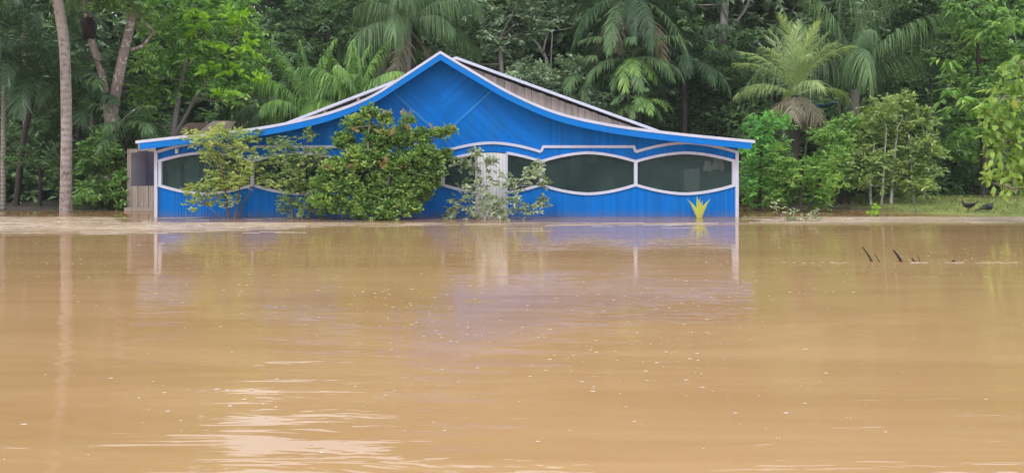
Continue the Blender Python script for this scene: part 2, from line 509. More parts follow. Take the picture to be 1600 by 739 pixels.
def ground_mat():
    m, t, b, o = new_mat('muddy_forest_floor')
    n = noise(t, 0.8, 6, 0.65, geo_pos(t))
    n2 = noise(t, 7.0, 5, 0.7, geo_pos(t))
    c = ramp(t, [(0.3, (0.035, 0.026, 0.018)), (0.5, (0.06, 0.045, 0.03)), (0.72, (0.11, 0.085, 0.055))], n)
    c = mixc(t, math_n(t, 'MULTIPLY', n2, 0.5), c, (0.045, 0.05, 0.02))
    g = t.nodes.new('ShaderNodeNewGeometry')
    sx = t.nodes.new('ShaderNodeSeparateXYZ')
    t.links.new(g.outputs['Position'], sx.inputs[0])
    mr = t.nodes.new('ShaderNodeMapRange')
    t.links.new(math_n(t, 'ADD', sx.outputs[0], math_n(t, 'MULTIPLY_ADD', n, 4.0, -2.0)), mr.inputs[0])
    mr.inputs[1].default_value = 10.5; mr.inputs[2].default_value = 12.5
    gr = ramp(t, [(0.35, (0.16, 0.20, 0.045)), (0.6, (0.26, 0.30, 0.07)), (0.8, (0.40, 0.36, 0.15))], n2)
    mr2 = t.nodes.new('ShaderNodeMapRange')
    t.links.new(sx.outputs[1], mr2.inputs[0])
    mr2.inputs[1].default_value = 30; mr2.inputs[2].default_value = 26
    c = mixc(t, math_n(t, 'MULTIPLY', mr.outputs[0], mr2.outputs[0]), c, gr)
    t.links.new(c, b.inputs['Base Color'])
    b.inputs['Roughness'].default_value = 0.95
    bump(t, n2, 0.6, 0.05, b)
    return m
M['ground'] = ground_mat()

# ------------------------------------------------------------------ ground and water
def shore_y(x):
    return np.interp(x, [-60, -20, -13, -9.5, -8, 7, 8.5, 11, 12.2, 14.5, 20, 60],
                     [22.6, 23.4, 24.0, 25.5, 40, 40, 25.2, 23.9, 22.4, 20.4, 19.5, 18])

def ground_z(x, y):
    d = y - shore_y(x)
    z = np.where(d > 0, 0.05 * np.minimum(d, 6), np.maximum(d * 0.25, -1.4))
    z = z + np.where(y > 44, np.minimum((y - 44) * 0.42, 11.0), 0)
    return z

gx = np.concatenate([np.linspace(-900, -70, 8), np.linspace(-62, 62, 125), np.linspace(70, 900, 8)])
gy = np.concatenate([np.linspace(-900, -10, 6), np.linspace(0, 17, 5), np.linspace(18, 34, 65), np.linspace(35, 74, 30), np.linspace(90, 1200, 7)])
XX, YY = np.meshgrid(gx, gy)
ZZ = ground_z(XX, YY) + np.where((YY > 17) & (YY < 60), 0.03 * np.sin(XX * 1.7 + YY) * np.cos(YY * 1.3 - XX * 0.6), 0)
nx, ny = len(gx), len(gy)
idx = np.arange(nx * ny).reshape(ny, nx)
fq = np.stack([idx[:-1, :-1], idx[:-1, 1:], idx[1:, 1:], idx[1:, :-1]], -1).reshape(-1, 4)
ground = link('ground', mesh_np('ground', np.stack([XX, YY, ZZ], -1).reshape(-1, 3), fq, True, (M['ground'],)))
tag(ground, 'muddy forest floor rising from the flood to a grassy bank', kind='structure')
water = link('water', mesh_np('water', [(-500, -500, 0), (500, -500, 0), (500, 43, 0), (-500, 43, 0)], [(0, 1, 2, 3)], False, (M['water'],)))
tag(water, 'brown muddy flood water with ripples and soft reflections', kind='structure')

# ------------------------------------------------------------------ the blue house
DH = 21.0
KH = DH / F
def FX(px): return (px - 800.0) * KH
def FZ(py): return H + (HZ - py) * KH
house = thing('house', 'bright blue wooden house with swooping gable roof and white wavy trim standing in flood water', 'house', (FX(698), DH, 0))

# wave trims, in facade pixels
WIN = [(247, 395), (395, 541), (541, 692), (692, 845), (845, 993), (993, 1149)]
def arc(x0, x1, ys, ym, n=13, p=1.75):
    xs = np.linspace(x0, x1, n)
    u = np.abs(2 * (xs - x0) / (x1 - x0) - 1)
    return [(x, ys + (ym - ys) * (1 - uu ** p)) for x, uu in zip(xs, u)]
TOP = [arc(a, b, 252.5, 239.0 if i != 3 else 237.5) for i, (a, b) in enumerate(WIN)]
BOT = [arc(a, b, 289.0, 303.0) for a, b in WIN]
MOL = []
for i, (a, b) in enumerate(WIN):
    if i in (1, 4):
        MOL.append([(a, 237.5), (a + 4, 229.5), (b - 3, 229.5), (b, 237.5)])
    else:
        MOL.append(arc(a, b, 237.5, 223.5))
mol_x = np.array([p[0] for m_ in MOL for p in m_]); mol_y = np.array([p[1] for m_ in MOL for p in m_])
top_x = np.array([p[0] for m_ in TOP for p in m_]); top_y = np.array([p[1] for m_ in TOP for p in m_])
bot_x = np.array([p[0] for m_ in BOT for p in m_]); bot_y = np.array([p[1] for m_ in BOT for p in m_])

# roof edge in photograph pixels, at the overhanging fascia
DF = 20.45
ROOF_L = smooth_path([(212, 220), (290, 211.5), (380, 202), (450, 190.5), (520, 173), (580, 149), (630, 118), (688, 80)], 42)
ROOF_R = smooth_path([(688, 80), (740, 111), (800, 145), (870, 174.5), (950, 193), (1050, 206.5), (1180, 219.5)], 42)
ROOF = np.vstack([ROOF_L, ROOF_R[1:]])
RXZ = np.stack([(ROOF[:, 0] - 800) / F * DF, H + (HZ - ROOF[:, 1]) / F * DF], -1)     # real x, z of the roof's upper edge
def roof_z(x): return np.interp(x, RXZ[:, 0], RXZ[:, 1])

def to_xz(pp): return [(FX(a), FZ(b)) for a, b in pp]

def strips(poly, ang, wd, mb, y0, gap=0.009, jit=0.004, th=0.022):
    """planks of width wd laid along direction ang across a polygon of (x,z)"""
    poly = np.asarray(poly, float)
    d = np.array([math.cos(ang), math.sin(ang)]); n = np.array([-d[1], d[0]])
    s = poly @ n; a = poly @ d
    s0 = math.floor(s.min() / wd) * wd
    def span(sv):
        hits = []
        for i in range(len(poly)):
            j = (i + 1) % len(poly)
            if (s[i] - sv) * (s[j] - sv) < 0:
                tt = (sv - s[i]) / (s[j] - s[i])
                hits.append(a[i] + tt * (a[j] - a[i]))
        return (min(hits), max(hits)) if len(hits) >= 2 else None
    while s0 < s.max():
        e0, e1 = max(s0 + gap / 2, s.min() + 1e-4), min(s0 + wd - gap / 2, s.max() - 1e-4)
        if e1 - e0 > 0.01:
            A, B = span(e0), span(e1)
            if A and B:
                q = [n * e0 + d * A[0], n * e0 + d * A[1], n * e1 + d * B[1], n * e1 + d * B[0]]
                yf = y0 - random.random() * jit
                mb.prism([tuple(v) for v in q][::-1] if True else q, yf, y0 + th)
        s0 += wd

PW = 0.078
xs_all = np.linspace(243.5, 1152.5, 240)
lower = MB(); back = MB()
low_poly = [(FX(x), FZ(np.interp(x, bot_x, bot_y) + 1)) for x in np.clip(xs_all, 243.5, 1152.5)]
segs = [(243.5, 745), (791, 1152.5)]
for a, b in segs:
    xs = np.linspace(a, b, 140)
    pl = [(FX(x), FZ(np.interp(x, bot_x, bot_y))) for x in xs] + [(FX(b), -0.75), (FX(a), -0.75)]
    strips(pl, PI / 2, PW, lower, DH)
    back.prism(pl[::-1], DH + 0.012, DH + 0.03)
o = lower.build('plank_cladding', M['blue'], house); tag(o, 'narrow vertical blue planks below the windows', kind='stuff')
mid = MB()
xs = np.linspace(243.5, 1152.5, 260)
pl = [(FX(x), FZ(np.interp(x, mol_x, mol_y))) for x in xs] + [(FX(x), FZ(np.interp(x, top_x, top_y))) for x in xs[::-1]]
strips(pl, PI / 2, PW, mid, DH)
back.prism(pl[::-1], DH + 0.012, DH + 0.03)
o = mid.build('plank_cladding', M['blue'], house); tag(o, 'blue planks between the two white wavy trims', kind='stuff')
gab = MB()
def topz(x): return roof_z(x) - 0.16
def up_poly(a, b, n=60):
    xs = np.linspace(a, b, n)
    return [(FX(x), topz(FX(x))) for x in xs] + [(FX(x), FZ(np.interp(x, mol_x, mol_y))) for x in xs[::-1]]
for a, b in ((243.5, 541), (845, 1152.5)):
    pl = up_poly(a, b); strips(pl, PI / 2, PW, gab, DH); back.prism(pl[::-1], DH + 0.012, DH + 0.03)
pl = up_poly(541, 845); back.prism(pl[::-1], DH + 0.012, DH + 0.03)
V0 = (690, 214.0); VL = (612, 142.0); VR = (768, 142.0)
def ff(p): return (FX(p[0]), FZ(p[1]))
def roofpts(a, b, n=24): return [(FX(x), topz(FX(x))) for x in np.linspace(a, b, n)]
angR = math.atan2(FZ(VR[1]) - FZ(V0[1]), FX(VR[0]) - FX(V0[0]))
angL = PI - angR
inR = roofpts(690, 768) + [ff(V0)]
inL = [ff(V0)] + roofpts(612, 690)
xr = np.linspace(690, 845, 40)
outR = [ff(V0)] + roofpts(768, 845) + [(FX(x), FZ(np.interp(x, mol_x, mol_y))) for x in xr[::-1]]
xl = np.linspace(541, 690, 40)
outL = roofpts(541, 612) + [ff(V0)] + [(FX(x), FZ(np.interp(x, mol_x, mol_y))) for x in xl[::-1]]
strips(inR, angR, PW, gab, DH); strips(inL, angL, PW, gab, DH)
strips(outR, angL, PW, gab, DH); strips(outL, angR, PW, gab, DH)
o = gab.build('gable_cladding', M['blue'], house); tag(o, 'blue gable planks laid in a diagonal chevron above the windows', kind='stuff')
back.build('wall', M['blue'], house)

def strip_along(mb, pts, wd, y0, y1):
    """moulding of width wd centred on a polyline of (x,z)"""
    p = np.asarray(pts, float)
    tn = np.zeros_like(p)
    tn[1:-1] = p[2:] - p[:-2]; tn[0] = p[1] - p[0]; tn[-1] = p[-1] - p[-2]
    tn = unit(tn); nn = np.stack([-tn[:, 1], tn[:, 0]], -1)
    # keep width at kinks
    a, b = p + nn * wd / 2, p - nn * wd / 2
    for i in range(len(p) - 1):
        mb.prism([tuple(b[i]), tuple(b[i+1]), tuple(a[i+1]), tuple(a[i])], y0, y1)

def strip_smooth(name, pts, wd, y0, y1, mat, parent):
    p = np.asarray(pts, float)
    tn = np.zeros_like(p)
    tn[1:-1] = unit(p[1:-1] - p[:-2]) + unit(p[2:] - p[1:-1]); tn[0] = p[1] - p[0]; tn[-1] = p[-1] - p[-2]
    tn = unit(tn); nn = np.stack([-tn[:, 1], tn[:, 0]], -1)
    # mitre
    sc = np.ones(len(p))
    for i in range(1, len(p) - 1):
        c_ = np.dot(nn[i], np.array([-(p[i+1]-p[i])[1], (p[i+1]-p[i])[0]]) / (np.linalg.norm(p[i+1]-p[i]) + 1e-9))
        sc[i] = 1 / max(0.5, c_)
    a, b = p + nn * (wd / 2 * sc)[:, None], p - nn * (wd / 2 * sc)[:, None]
    n = len(p)
    v = [(x, y0, z) for x, z in a] + [(x, y0, z) for x, z in b] + [(x, y1, z) for x, z in a] + [(x, y1, z) for x, z in b]
    f = []
    for i in range(n - 1):
        f += [(n+i, n+i+1, i+1, i), (i, i+1, 2*n+i+1, 2*n+i), (n+i+1, n+i, 3*n+i, 3*n+i+1), (2*n+i, 2*n+i+1, 3*n+i+1, 3*n+i)]
    f += [(n, 0, 2*n, 3*n), (n-1, 2*n-1, 4*n-1, 3*n-1)]
    m = MB(); m.add(v, f)
    return m.build(name, mat, parent)

TW = 4.2 * KH
for i, (a, b) in enumerate(WIN):
    strip_smooth('wavy_moulding', to_xz(MOL[i]), TW, DH - 0.045 - 0.002 * (i % 2), DH + 0.005, M['white'], house)
    # the pane (insect screen), with its frame as a sub-part; the middle opening is split by the door
    spans = [(a, b)] if i != 3 else [(a, 745), (791, b)]
    for s0, s1 in spans:
        xs = np.linspace(s0 + 1, s1 - 1, 15)
        poly = [(FX(x), FZ(np.interp(x, top_x, top_y))) for x in xs] + [(FX(x), FZ(np.interp(x, bot_x, bot_y))) for x in xs[::-1]]
        mb = MB(); mb.prism(poly[::-1], DH + 0.035, DH + 0.041)
        win = mb.build('window', M['screen'], house)
        tp = [(x, y) for x, y in zip(np.linspace(s0, s1, 15), np.interp(np.linspace(s0, s1, 15), top_x, top_y))]
        bt = [(x, y) for x, y in zip(np.linspace(s0, s1, 15), np.interp(np.linspace(s0, s1, 15), bot_x, bot_y))]
        strip_smooth('frame', to_xz(tp), TW, DH - 0.050 - 0.002 * (i % 2), DH + 0.06, M['white'], win)
        strip_smooth('frame', to_xz(bt), TW, DH - 0.050 - 0.002 * (i % 2), DH + 0.06, M['white'], win)
for px, hw in ((251, 2.4), (395, 2.6), (541, 2.6), (692, 2.8), (845, 2.8), (993, 2.6), (1146, 2.4)):
    mb = MB(); mb.box((FX(px - hw), DH - 0.056, FZ(289.5)), (FX(px + hw), DH + 0.07, FZ(252)))
    mb.build('window_post', M['white'], house)
for px in (245, 1150.8):
    mb = MB(); mb.box((FX(px - 2.4), DH - 0.066, -0.8), (FX(px + 2.4), DH + 0.10, FZ(236)))
    mb.build('corner_post', M['white'], house)
# gable V trims
for a, b in ((VL, (688.5, 212.6)), (VR, (691.5, 212.6))):
    strip_smooth('gable_trim', [ff(a), ff(b)], 4.2 * KH, DH - 0.024 - (0.002 if a is VL else 0), DH + 0.004, M['blue_pale'], house)

# pale door in the middle opening: boards, frame, handle
door = MB()
dx0, dx1 = FX(745.5), FX(790.5)
n = 9
for k in range(n):
    x0 = dx0 + (dx1 - dx0) * k / n; x1 = dx0 + (dx1 - dx0) * (k + 1) / n
    zt = FZ(np.interp((745 + 46 * (k + .5) / n), top_x, top_y)) - 0.02
    door.box((x0 + 0.003, DH - 0.012 - 0.004 * random.random(), -0.8), (x1 - 0.003, DH + 0.025, zt))
dr = door.build('door', M['door'], house)
fr = MB()
fr.box((dx0 - 0.05, DH - 0.035, -0.8), (dx0, DH + 0.05, FZ(240)))
fr.box((dx1, DH - 0.035, -0.8), (dx1 + 0.05, DH + 0.05, FZ(240.5)))
fr.build('frame', M['white'], dr)
hd = MB(); hd.box((dx1 - 0.11, DH - 0.05, 0.42), (dx1 - 0.08, DH - 0.012, 0.56)); hd.build('handle', M['wood_dark'], dr)

# small lamp box under the eave on the left
lb = MB(); lb.box((FX(275), DH - 0.06, FZ(240)), (FX(279.5), DH - 0.005, FZ(233))); lb.build('junction_box', M['door'], house)

# front roof: curved sheet, white edge strip, blue fascia boards
RT = 4.4 * DF / F
def roof_solid(name, pts, off_t, off_b, y0, y1, mat, ends=True):
    p = np.asarray(pts)
    n = len(p)
    v = [(x, y0, z + off_t) for x, z in p] + [(x, y0, z + off_b) for x, z in p] + [(x, y1, z + off_t) for x, z in p] + [(x, y1, z + off_b) for x, z in p]
    f = []
    for i in range(n - 1):
        f += [(n+i, n+i+1, i+1, i), (i, i+1, 2*n+i+1, 2*n+i), (n+i+1, n+i, 3*n+i, 3*n+i+1), (2*n+i+1, 2*n+i, 3*n+i, 3*n+i+1)]
    f += [(n, 0, 2*n, 3*n), (n-1, 2*n-1, 4*n-1, 3*n-1)]
    mb = MB(); mb.add(v, f)
    return mb.build(name, mat, house)
roof_solid('roof', RXZ, -0.012, -0.055, DF + 0.03, 27.0, M['metal_roof'])
roof_solid('roof_edge', RXZ, 0.0, -RT, DF - 0.012, DF + 0.028, M['white'])
cuts = [212, 318, 452, 560, 688, 800, 948, 1062, 1180]
for a, b in zip(cuts[:-1], cuts[1:]):
    xa, xb = (a - 800) / F * DF + (0.10 if a == 212 else 0.002), (b - 800) / F * DF - (0.10 if b == 1180 else 0.002)
    xs = np.concatenate([[xa], RXZ[(RXZ[:, 0] > xa + 1e-3) & (RXZ[:, 0] < xb - 1e-3), 0], [xb]])
    q = np.stack([xs, np.interp(xs, RXZ[:, 0], RXZ[:, 1])], -1)
    roof_solid('fascia_board', q, -RT + 0.002, -RT - 10.0 * DF / F, DF + 0.004 * random.random(), DF + 0.045, M['blue_trim'])
# eave rafter ends under the overhang
for px in (1158, 1172, 222, 236):
    x = (px - 800) / F * DF
    mb = MB(); mb.box((x - 0.04, DF + 0.06, roof_z(x) - 0.19), (x + 0.04, DH + 4.0, roof_z(x) - 0.07)); mb.build('rafter', M['wood'], house)

# main house behind: taller straight gable of weathered boards, white roof edge
DG = 27.0
ax, az = (713.5 - 800) / F * DG, H + (HZ - 91.0) / F * DG
slope = 0.362
def gz(x, up=0.0): return az - (0.385 if x < ax else 0.362) * abs(x - ax) + up
bw = 0.235
x = ax - 8.2
k = 0
while x < ax + 8.0:
    za = gz(x) - 0.145; zb = gz(x + bw) - 0.145
    yo = 0.012 * (k % 2) + random.random() * 0.008
    low = 1.5
    mb = MB(); mb.prism([(x + 0.006, low), (x + bw - 0.006, low), (x + bw - 0.006, zb - random.random() * 0.03), (x + 0.006, za - random.random() * 0.03)], DG + 0.05 - yo, DG + 0.08)
    mb.build('gable_board', M['wood'], house)
    x += bw; k += 1
mb = MB(); mb.prism([(ax - 8.2, -0.8), (ax + 8.0, -0.8), (ax + 8.0, az - slope * 8.0 - 0.25), (ax, az - 0.25), (ax - 8.2, gz(ax - 8.2, -0.25))], DG + 0.1, DG + 0.16)
mb.build('back_wall', M['inner'], house)
for sgn in (-1, 1):
    slope = 0.362 if sgn > 0 else 0.385
    L = 8.5
    p0 = (ax, az); p1 = (ax + sgn * L, az - slope * L)
    mb = MB(); mb.prism([p0, p1, (p1[0], p1[1] - 0.06), (p0[0], p0[1] - 0.06)][::sgn], DG - 0.25, DG + 7.0); mb.build('main_roof', M['metal_roof'], house)
    mb = MB(); mb.prism([(p0[0], p0[1] + 0.012), (p1[0], p1[1] + 0.012), (p1[0], p1[1] - 0.085), (p0[0], p0[1] - 0.085)][::sgn], DG - 0.29, DG - 0.252); mb.build('main_roof_edge', M['white'], house)
    for kk in (range(0) if sgn > 0 else (3, 5, 7, 9)):
        xx = sgn * (0.5 + kk * 0.58)
        mb = MB()
        mb.box((ax + xx - 0.035, DG - 0.22, az - slope * abs(xx) - 0.20), (ax + xx + 0.035, DG + 0.04, az - slope * abs(xx) - 0.065))
        mb.build('purlin', M['wood'], house)
# side and rear walls of front room and main house
mb = MB()
mb.box((FX(245), DH + 0.11, -0.8), (FX(245) + 0.05, DG + 0.09, 1.95)); mb.box((FX(1151) - 0.05, DH + 0.11, -0.8), (FX(1151), DG + 0.09, 1.95))
mb.box((ax - 8.0, DG + 0.17, -0.8), (ax - 7.9, DG + 6.8, az - slope * 8.2 - 0.1)); mb.box((ax + 7.7, DG + 0.17, -0.8), (ax + 7.8, DG + 6.8, az - slope * 8.0 - 0.1))
mb.box((ax - 8.0, DG + 6.8, -0.8), (ax + 7.8, DG + 6.9, az - slope * 8.0 - 0.15))
mb.build('side_wall', M['wood'], house)
# inside posts seen dimly through the screens
for px in (300, 330, 470, 900):
    X_ = (px - 800) / F * 23.2
    mb = MB(); mb.box((X_ - 0.09, 23.15, -0.8), (X_ + 0.09, 23.3, 2.3)); mb.build('inner_post', M['wood_dark'], house)

for pa, pb in ((262, 282), (288, 311), (319, 342), (350, 372)):
    K2 = 21.45 / F
    pts = [((px - 800) * K2, H + (HZ - py) * K2) for px, py in arc(pa, pb, 258, 246, 9)]
    mb = MB(); mb.prism([(pts[0][0], -0.8)] + pts + [(pts[-1][0], -0.8)], 21.45, 21.5); mb.build('inner_panel', M['panel'], house)

# left wing of weathered boards with an arched window opening
DW = 24.1
KW = DW / F
def WX(px): return (px - 800) * KW
def WZ(py): return H + (HZ - py) * KW
bx = np.linspace(198.5, 300, 13)
for k in range(12):
    a, b = bx[k], bx[k+1]
    yo = 0.01 * (k % 2) + 0.006 * random.random()
    mb = MB(); mb.box((WX(a) + 0.005, DW - yo, -0.3), (WX(b) - 0.005, DW + 0.03, WZ(290.5) - 0.01 * random.random())); mb.build('wall_board', M['wood_wing'], house)
    mc = (a + b) / 2
    ar = 235.5 + 4.5 * min(1, abs(mc - 226) / 18) ** 2
    if a < 204:   # the board beside the opening runs full height
        mb = MB(); mb.box((WX(a) + 0.005, DW - yo, WZ(290.5) + 0.004), (WX(205), DW + 0.03, WZ(234)));  mb.build('wall_board', M['wood_wing'], house)
    mb = MB(); mb.box((WX(a) + 0.005, DW - yo - 0.003, WZ(ar)), (WX(b) - 0.005, DW + 0.03, WZ(225 if a > 211 else 233))); mb.build('wall_board', M['wood_wing'], house)
mb = MB(); mb.box((WX(196), DW - 0.08, -0.3), (WX(300), DW - 0.02, 0.10)); mb.build('skirting_plank', M['wood_wing'], house)
mb = MB(); mb.box((WX(199.5), DW + 0.035, -0.3), (WX(199.5) + 0.05, DW + 1.1, WZ(235))); 
mb.build('wing_inner_wall', M['lilac'], house)
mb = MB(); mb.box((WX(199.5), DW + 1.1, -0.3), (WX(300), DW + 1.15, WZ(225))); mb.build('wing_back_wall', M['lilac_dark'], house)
mb = MB(); mb.box((WX(212), DW - 0.02, WZ(224.5)), (WX(300), DW + 1.3, WZ(222.5))); mb.build('wing_roof', M['metal_roof'], house)

# things inside, seen through the right-hand screen
def cloth_sheet(name, label, x0, x1, z0, z1, y):
    n = 9
    v, f = [], []
    for j in range(6):
        for i in range(n):
            u = i / (n - 1)
            v.append((x0 + (x1 - x0) * u + 0.02 * math.sin(j * 1.3 + u * 4), y + 0.03 * math.sin(u * 9 + j * 0.3), z1 + (z0 - z1) * j / 5 + 0.02 * math.sin(u * 5)))
    for j in range(5):
        for i in range(n - 1):
            q = j * n + i
            f.append((q, q + 1, q + n + 1, q + n))
    mb = MB(); mb.add(v, f); o = mb.build(name, M['cloth'])
    so = o.modifiers.new('thickness', 'SOLIDIFY'); so.thickness = 0.006
    return o
DI = 21.25
KI = DI / F
tag(cloth_sheet('hanging_cloth', '', (1100 - 800) * KI, (1112 - 800) * KI, H + (HZ - 268) * KI, H + (HZ - 252) * KI, DI), 'narrow pale cloth hanging inside the rightmost window', 'cloth', 'cloths hung inside the right window')
tag(cloth_sheet('hanging_cloth', '', (1114 - 800) * KI, (1131 - 800) * KI, H + (HZ - 266) * KI, H + (HZ - 249) * KI, DI + 0.05), 'wider pale cloth hanging inside the rightmost window', 'cloth', 'cloths hung inside the right window')
mb = MB(); mb.box(((1070 - 800) * KI, DI + 0.05, -0.4), ((1094 - 800) * KI, DI + 0.5, H + (HZ - 264) * KI)); mb.box(((1071 - 800) * KI, DI + 0.035, 0.0), ((1093 - 800) * KI, DI + 0.05, 0.62)); mb.box(((1071 - 800) * KI, DI + 0.035, 0.64), ((1093 - 800) * KI, DI + 0.05, H + (HZ - 265) * KI))
tag(mb.build('cupboard', M['dull']), 'pale cupboard standing inside behind the rightmost window screen', 'cupboard')

# ------------------------------------------------------------------ foliage makers
def leaves_mesh(name, p, d, nrm, L, W, mats, shape='hex', mid=0.5, fold=0.25, curl=0.15):
    """p base, d direction, nrm leaf normal; L, W arrays"""
    d = unit(d)
    s = unit(np.cross(d, nrm)); n = np.cross(s, d)
    L = L[:, None]; W = W[:, None]
    N = len(p)
    if shape == 'dia':
        B = p; T = p + d * L - n * L * curl
        A = p + d * L * mid + s * W / 2 + n * W * fold
        Cc = p + d * L * mid - s * W / 2 + n * W * fold
        v = np.stack([B, A, T, Cc], 1).reshape(-1, 3)
        b = np.arange(N)[:, None] * 4
        f = np.concatenate([b + np.array([[0, 1, 2]]), b + np.array([[0, 2, 3]])], 0)
    else:
        B = p; T = p + d * L - n * L * curl
        r1 = p + d * L * (mid - 0.2) + s * W * 0.46 + n * W * fold
        r2 = p + d * L * (mid + 0.22) + s * W * 0.44 + n * (W * fold - L * curl * 0.4)
        l1 = p + d * L * (mid - 0.2) - s * W * 0.46 + n * W * fold
        l2 = p + d * L * (mid + 0.22) - s * W * 0.44 + n * (W * fold - L * curl * 0.4)
        v = np.stack([B, r1, r2, T, l2, l1], 1).reshape(-1, 3)
        b = np.arange(N)[:, None] * 6
        f = np.concatenate([b + np.array([[0, 1, 2, 3]]), b + np.array([[0, 3, 4, 5]])], 0)
    return mesh_np(name, v, f, False, mats)

def crown_leaves(blobs, dens, L, W, seed, droop=0.3, per=7, up=0.35, spread=0.9, inner=0.35):
    """blobs (K,6): centre and radii. returns p, d, n, L, W: leaves set along twigs inside the blobs"""
    g = np.random.RandomState(seed)
    P_, D_, N_ = [], [], []
    for b in blobs:
        c, r = np.array(b[:3]), np.array(b[3:6])
        nt_ = max(4, int(dens * (r[0] * r[2] + r[0] * r[1] + r[1] * r[2]) / 3 * 46 / (L * L) / per))
        u = unit(g.normal(size=(nt_, 3)))
        u[:, 2] = np.where(u[:, 2] < -0.4, -u[:, 2], u[:, 2])
        rad = inner + (1 - inner) * g.rand(nt_, 1) ** 0.6
        base = c + r * u * rad * 0.85
        td = unit(u + np.array([0, 0, up]) + g.normal(size=(nt_, 3)) * 0.45)
        tl = (0.22 + 0.25 * g.rand(nt_, 1)) * r.mean() + L * 0.8
        sd = unit(np.cross(td, np.array([0, 0, 1.0]) + g.normal(size=(nt_, 3)) * 0.2))
        for i in range(per):
            t = (i + 0.5) / per
            sg = 1 if i % 2 else -1
            p = base + td * tl * t + np.array([0, 0, -1.0]) * droop * tl * t * t
            tip = 1.0 if i == per - 1 else 0.0
            d = td * (0.45 + 0.5 * t) + sd * sg * spread * (1 - tip) + np.array([0, 0, -1.0]) * droop + g.normal(size=(nt_, 3)) * 0.25
            n = np.array([0, -0.25, 0.75]) + u * 0.7 + g.normal(size=(nt_, 3)) * 0.4
            P_.append(p); D_.append(d); N_.append(n)
    p = np.vstack(P_); d = np.vstack(D_); n = np.vstack(N_)
    k = len(p)
    l = L * (0.65 + 0.7 * g.rand(k)); ww = W * (0.7 + 0.6 * g.rand(k))
    return p, d, n, l, ww

def px_blobs(lst, D, seed, depth=0.9, dj=0.5):
    g = np.random.RandomState(seed)
    res = []
    for b in lst:
        px, py, r = b[:3]
        rr = r * D / F
        dd = D + (b[3] if len(b) > 3 else g.uniform(-dj, dj))
        c = P(px, py, dd)
        res.append([*c, rr * dd / D, rr * depth * dd / D, rr * 0.9 * dd / D])
    return np.array(res)

def clumps(bl, n, seed):
    """break each blob into n smaller leaf clumps set over its surface"""
    g = np.random.RandomState(seed + 900)
    res = []
    for b in bl:
        a0 = g.rand() * 6.28
        for k in range(n):
            z = 1 - 2 * (k + 0.5) / n
            a = a0 + k * 2.39996
            u = np.array([math.sqrt(1 - z * z) * math.cos(a), math.sqrt(1 - z * z) * math.sin(a), z])
            f = g.uniform(0.42, 0.56)
            res.append([*(b[:3] + u * b[3:6] * g.uniform(0.55, 0.75)), *(b[3:6] * f)])
    return np.array(res)

def build_tree(name, label, cat, D, base, trunk_paths, blobs_px, leafm, barkm, dens=1.0, L=0.2, W=0.09, seed=1, depth=0.9, dj=0.6,
               shape='dia', droop=0.3, per=7, mid=0.5, group=None, limbs=True, up=0.35, spread=0.9, inner=0.35, limb_r=0.03, fold=0.25, split=7):
    """trunk_paths: list of (list of (px,py), r0, r1) in the photograph at depth D. base: (px, z)"""
    root = thing(name, label, cat, P(base[0], HZ, D) * np.array([1, 1, 0]) + np.array([0, 0, base[1]]), group)
    bl = px_blobs(blobs_px, D, seed, depth, dj)
    tb = MB()
    nodes = []
    g = np.random.RandomState(seed + 5)
    for pts, r0, r1 in trunk_paths:
        w_ = [P(a, b, D + 0.12 * g.randn() * (i > 0)) for i, (a, b) in enumerate(pts)]
        if pts[0][1] > 300: w_[0][2] = min(w_[0][2], base[1]) - 0.3
        pp = smooth_path(w_, 14) if len(w_) > 1 else np.array(w_)
        tb.tube(pp, [r0, (r0 + r1) / 2, r1], 7)
        nodes.append(pp[len(pp)//4:])
    if limbs and nodes:
        nd = np.vstack(nodes)
        for b in bl:
            q = nd[np.argmin(np.linalg.norm(nd - b[:3], axis=1) + 0.6 * np.maximum(0, nd[:, 2] - b[2]))]
            m_ = (q + b[:3]) / 2 + np.array([g.randn() * 0.1, g.randn() * 0.1, -0.06 * np.linalg.norm(q - b[:3])])
            tb.tube(smooth_path([q, m_, b[:3]], 6), [limb_r, limb_r * 0.35], 5)
    if tb.v: tb.build('trunk', barkm, root, True)
    if split: bl = clumps(bl, split, seed); dens = dens * 0.72
    p, d, n, l, ww = crown_leaves(bl, dens, L, W, seed, droop, per, up, spread, inner)
    off = np.array(root.location)
    link('crown', leaves_mesh('crown', p - off, d, n, l, ww, (leafm,), shape, mid, fold), root)
    return root

def add_leaves(root, name, blobs_px, D, leafm, dens, L, W, seed, **kw):
    sh = kw.pop('shape', 'dia'); mid_ = kw.pop('mid', 0.5); fold = kw.pop('fold', 0.25); dj = kw.pop('dj', 0.5)
    bl = px_blobs(blobs_px, D, seed, 0.9, dj)
    p, d, n, l, ww = crown_leaves(bl, dens, L, W, seed, **kw)
    return link(name, leaves_mesh(name, p - np.array(root.location), d, n, l, ww, (leafm,), sh, mid_, fold), root)

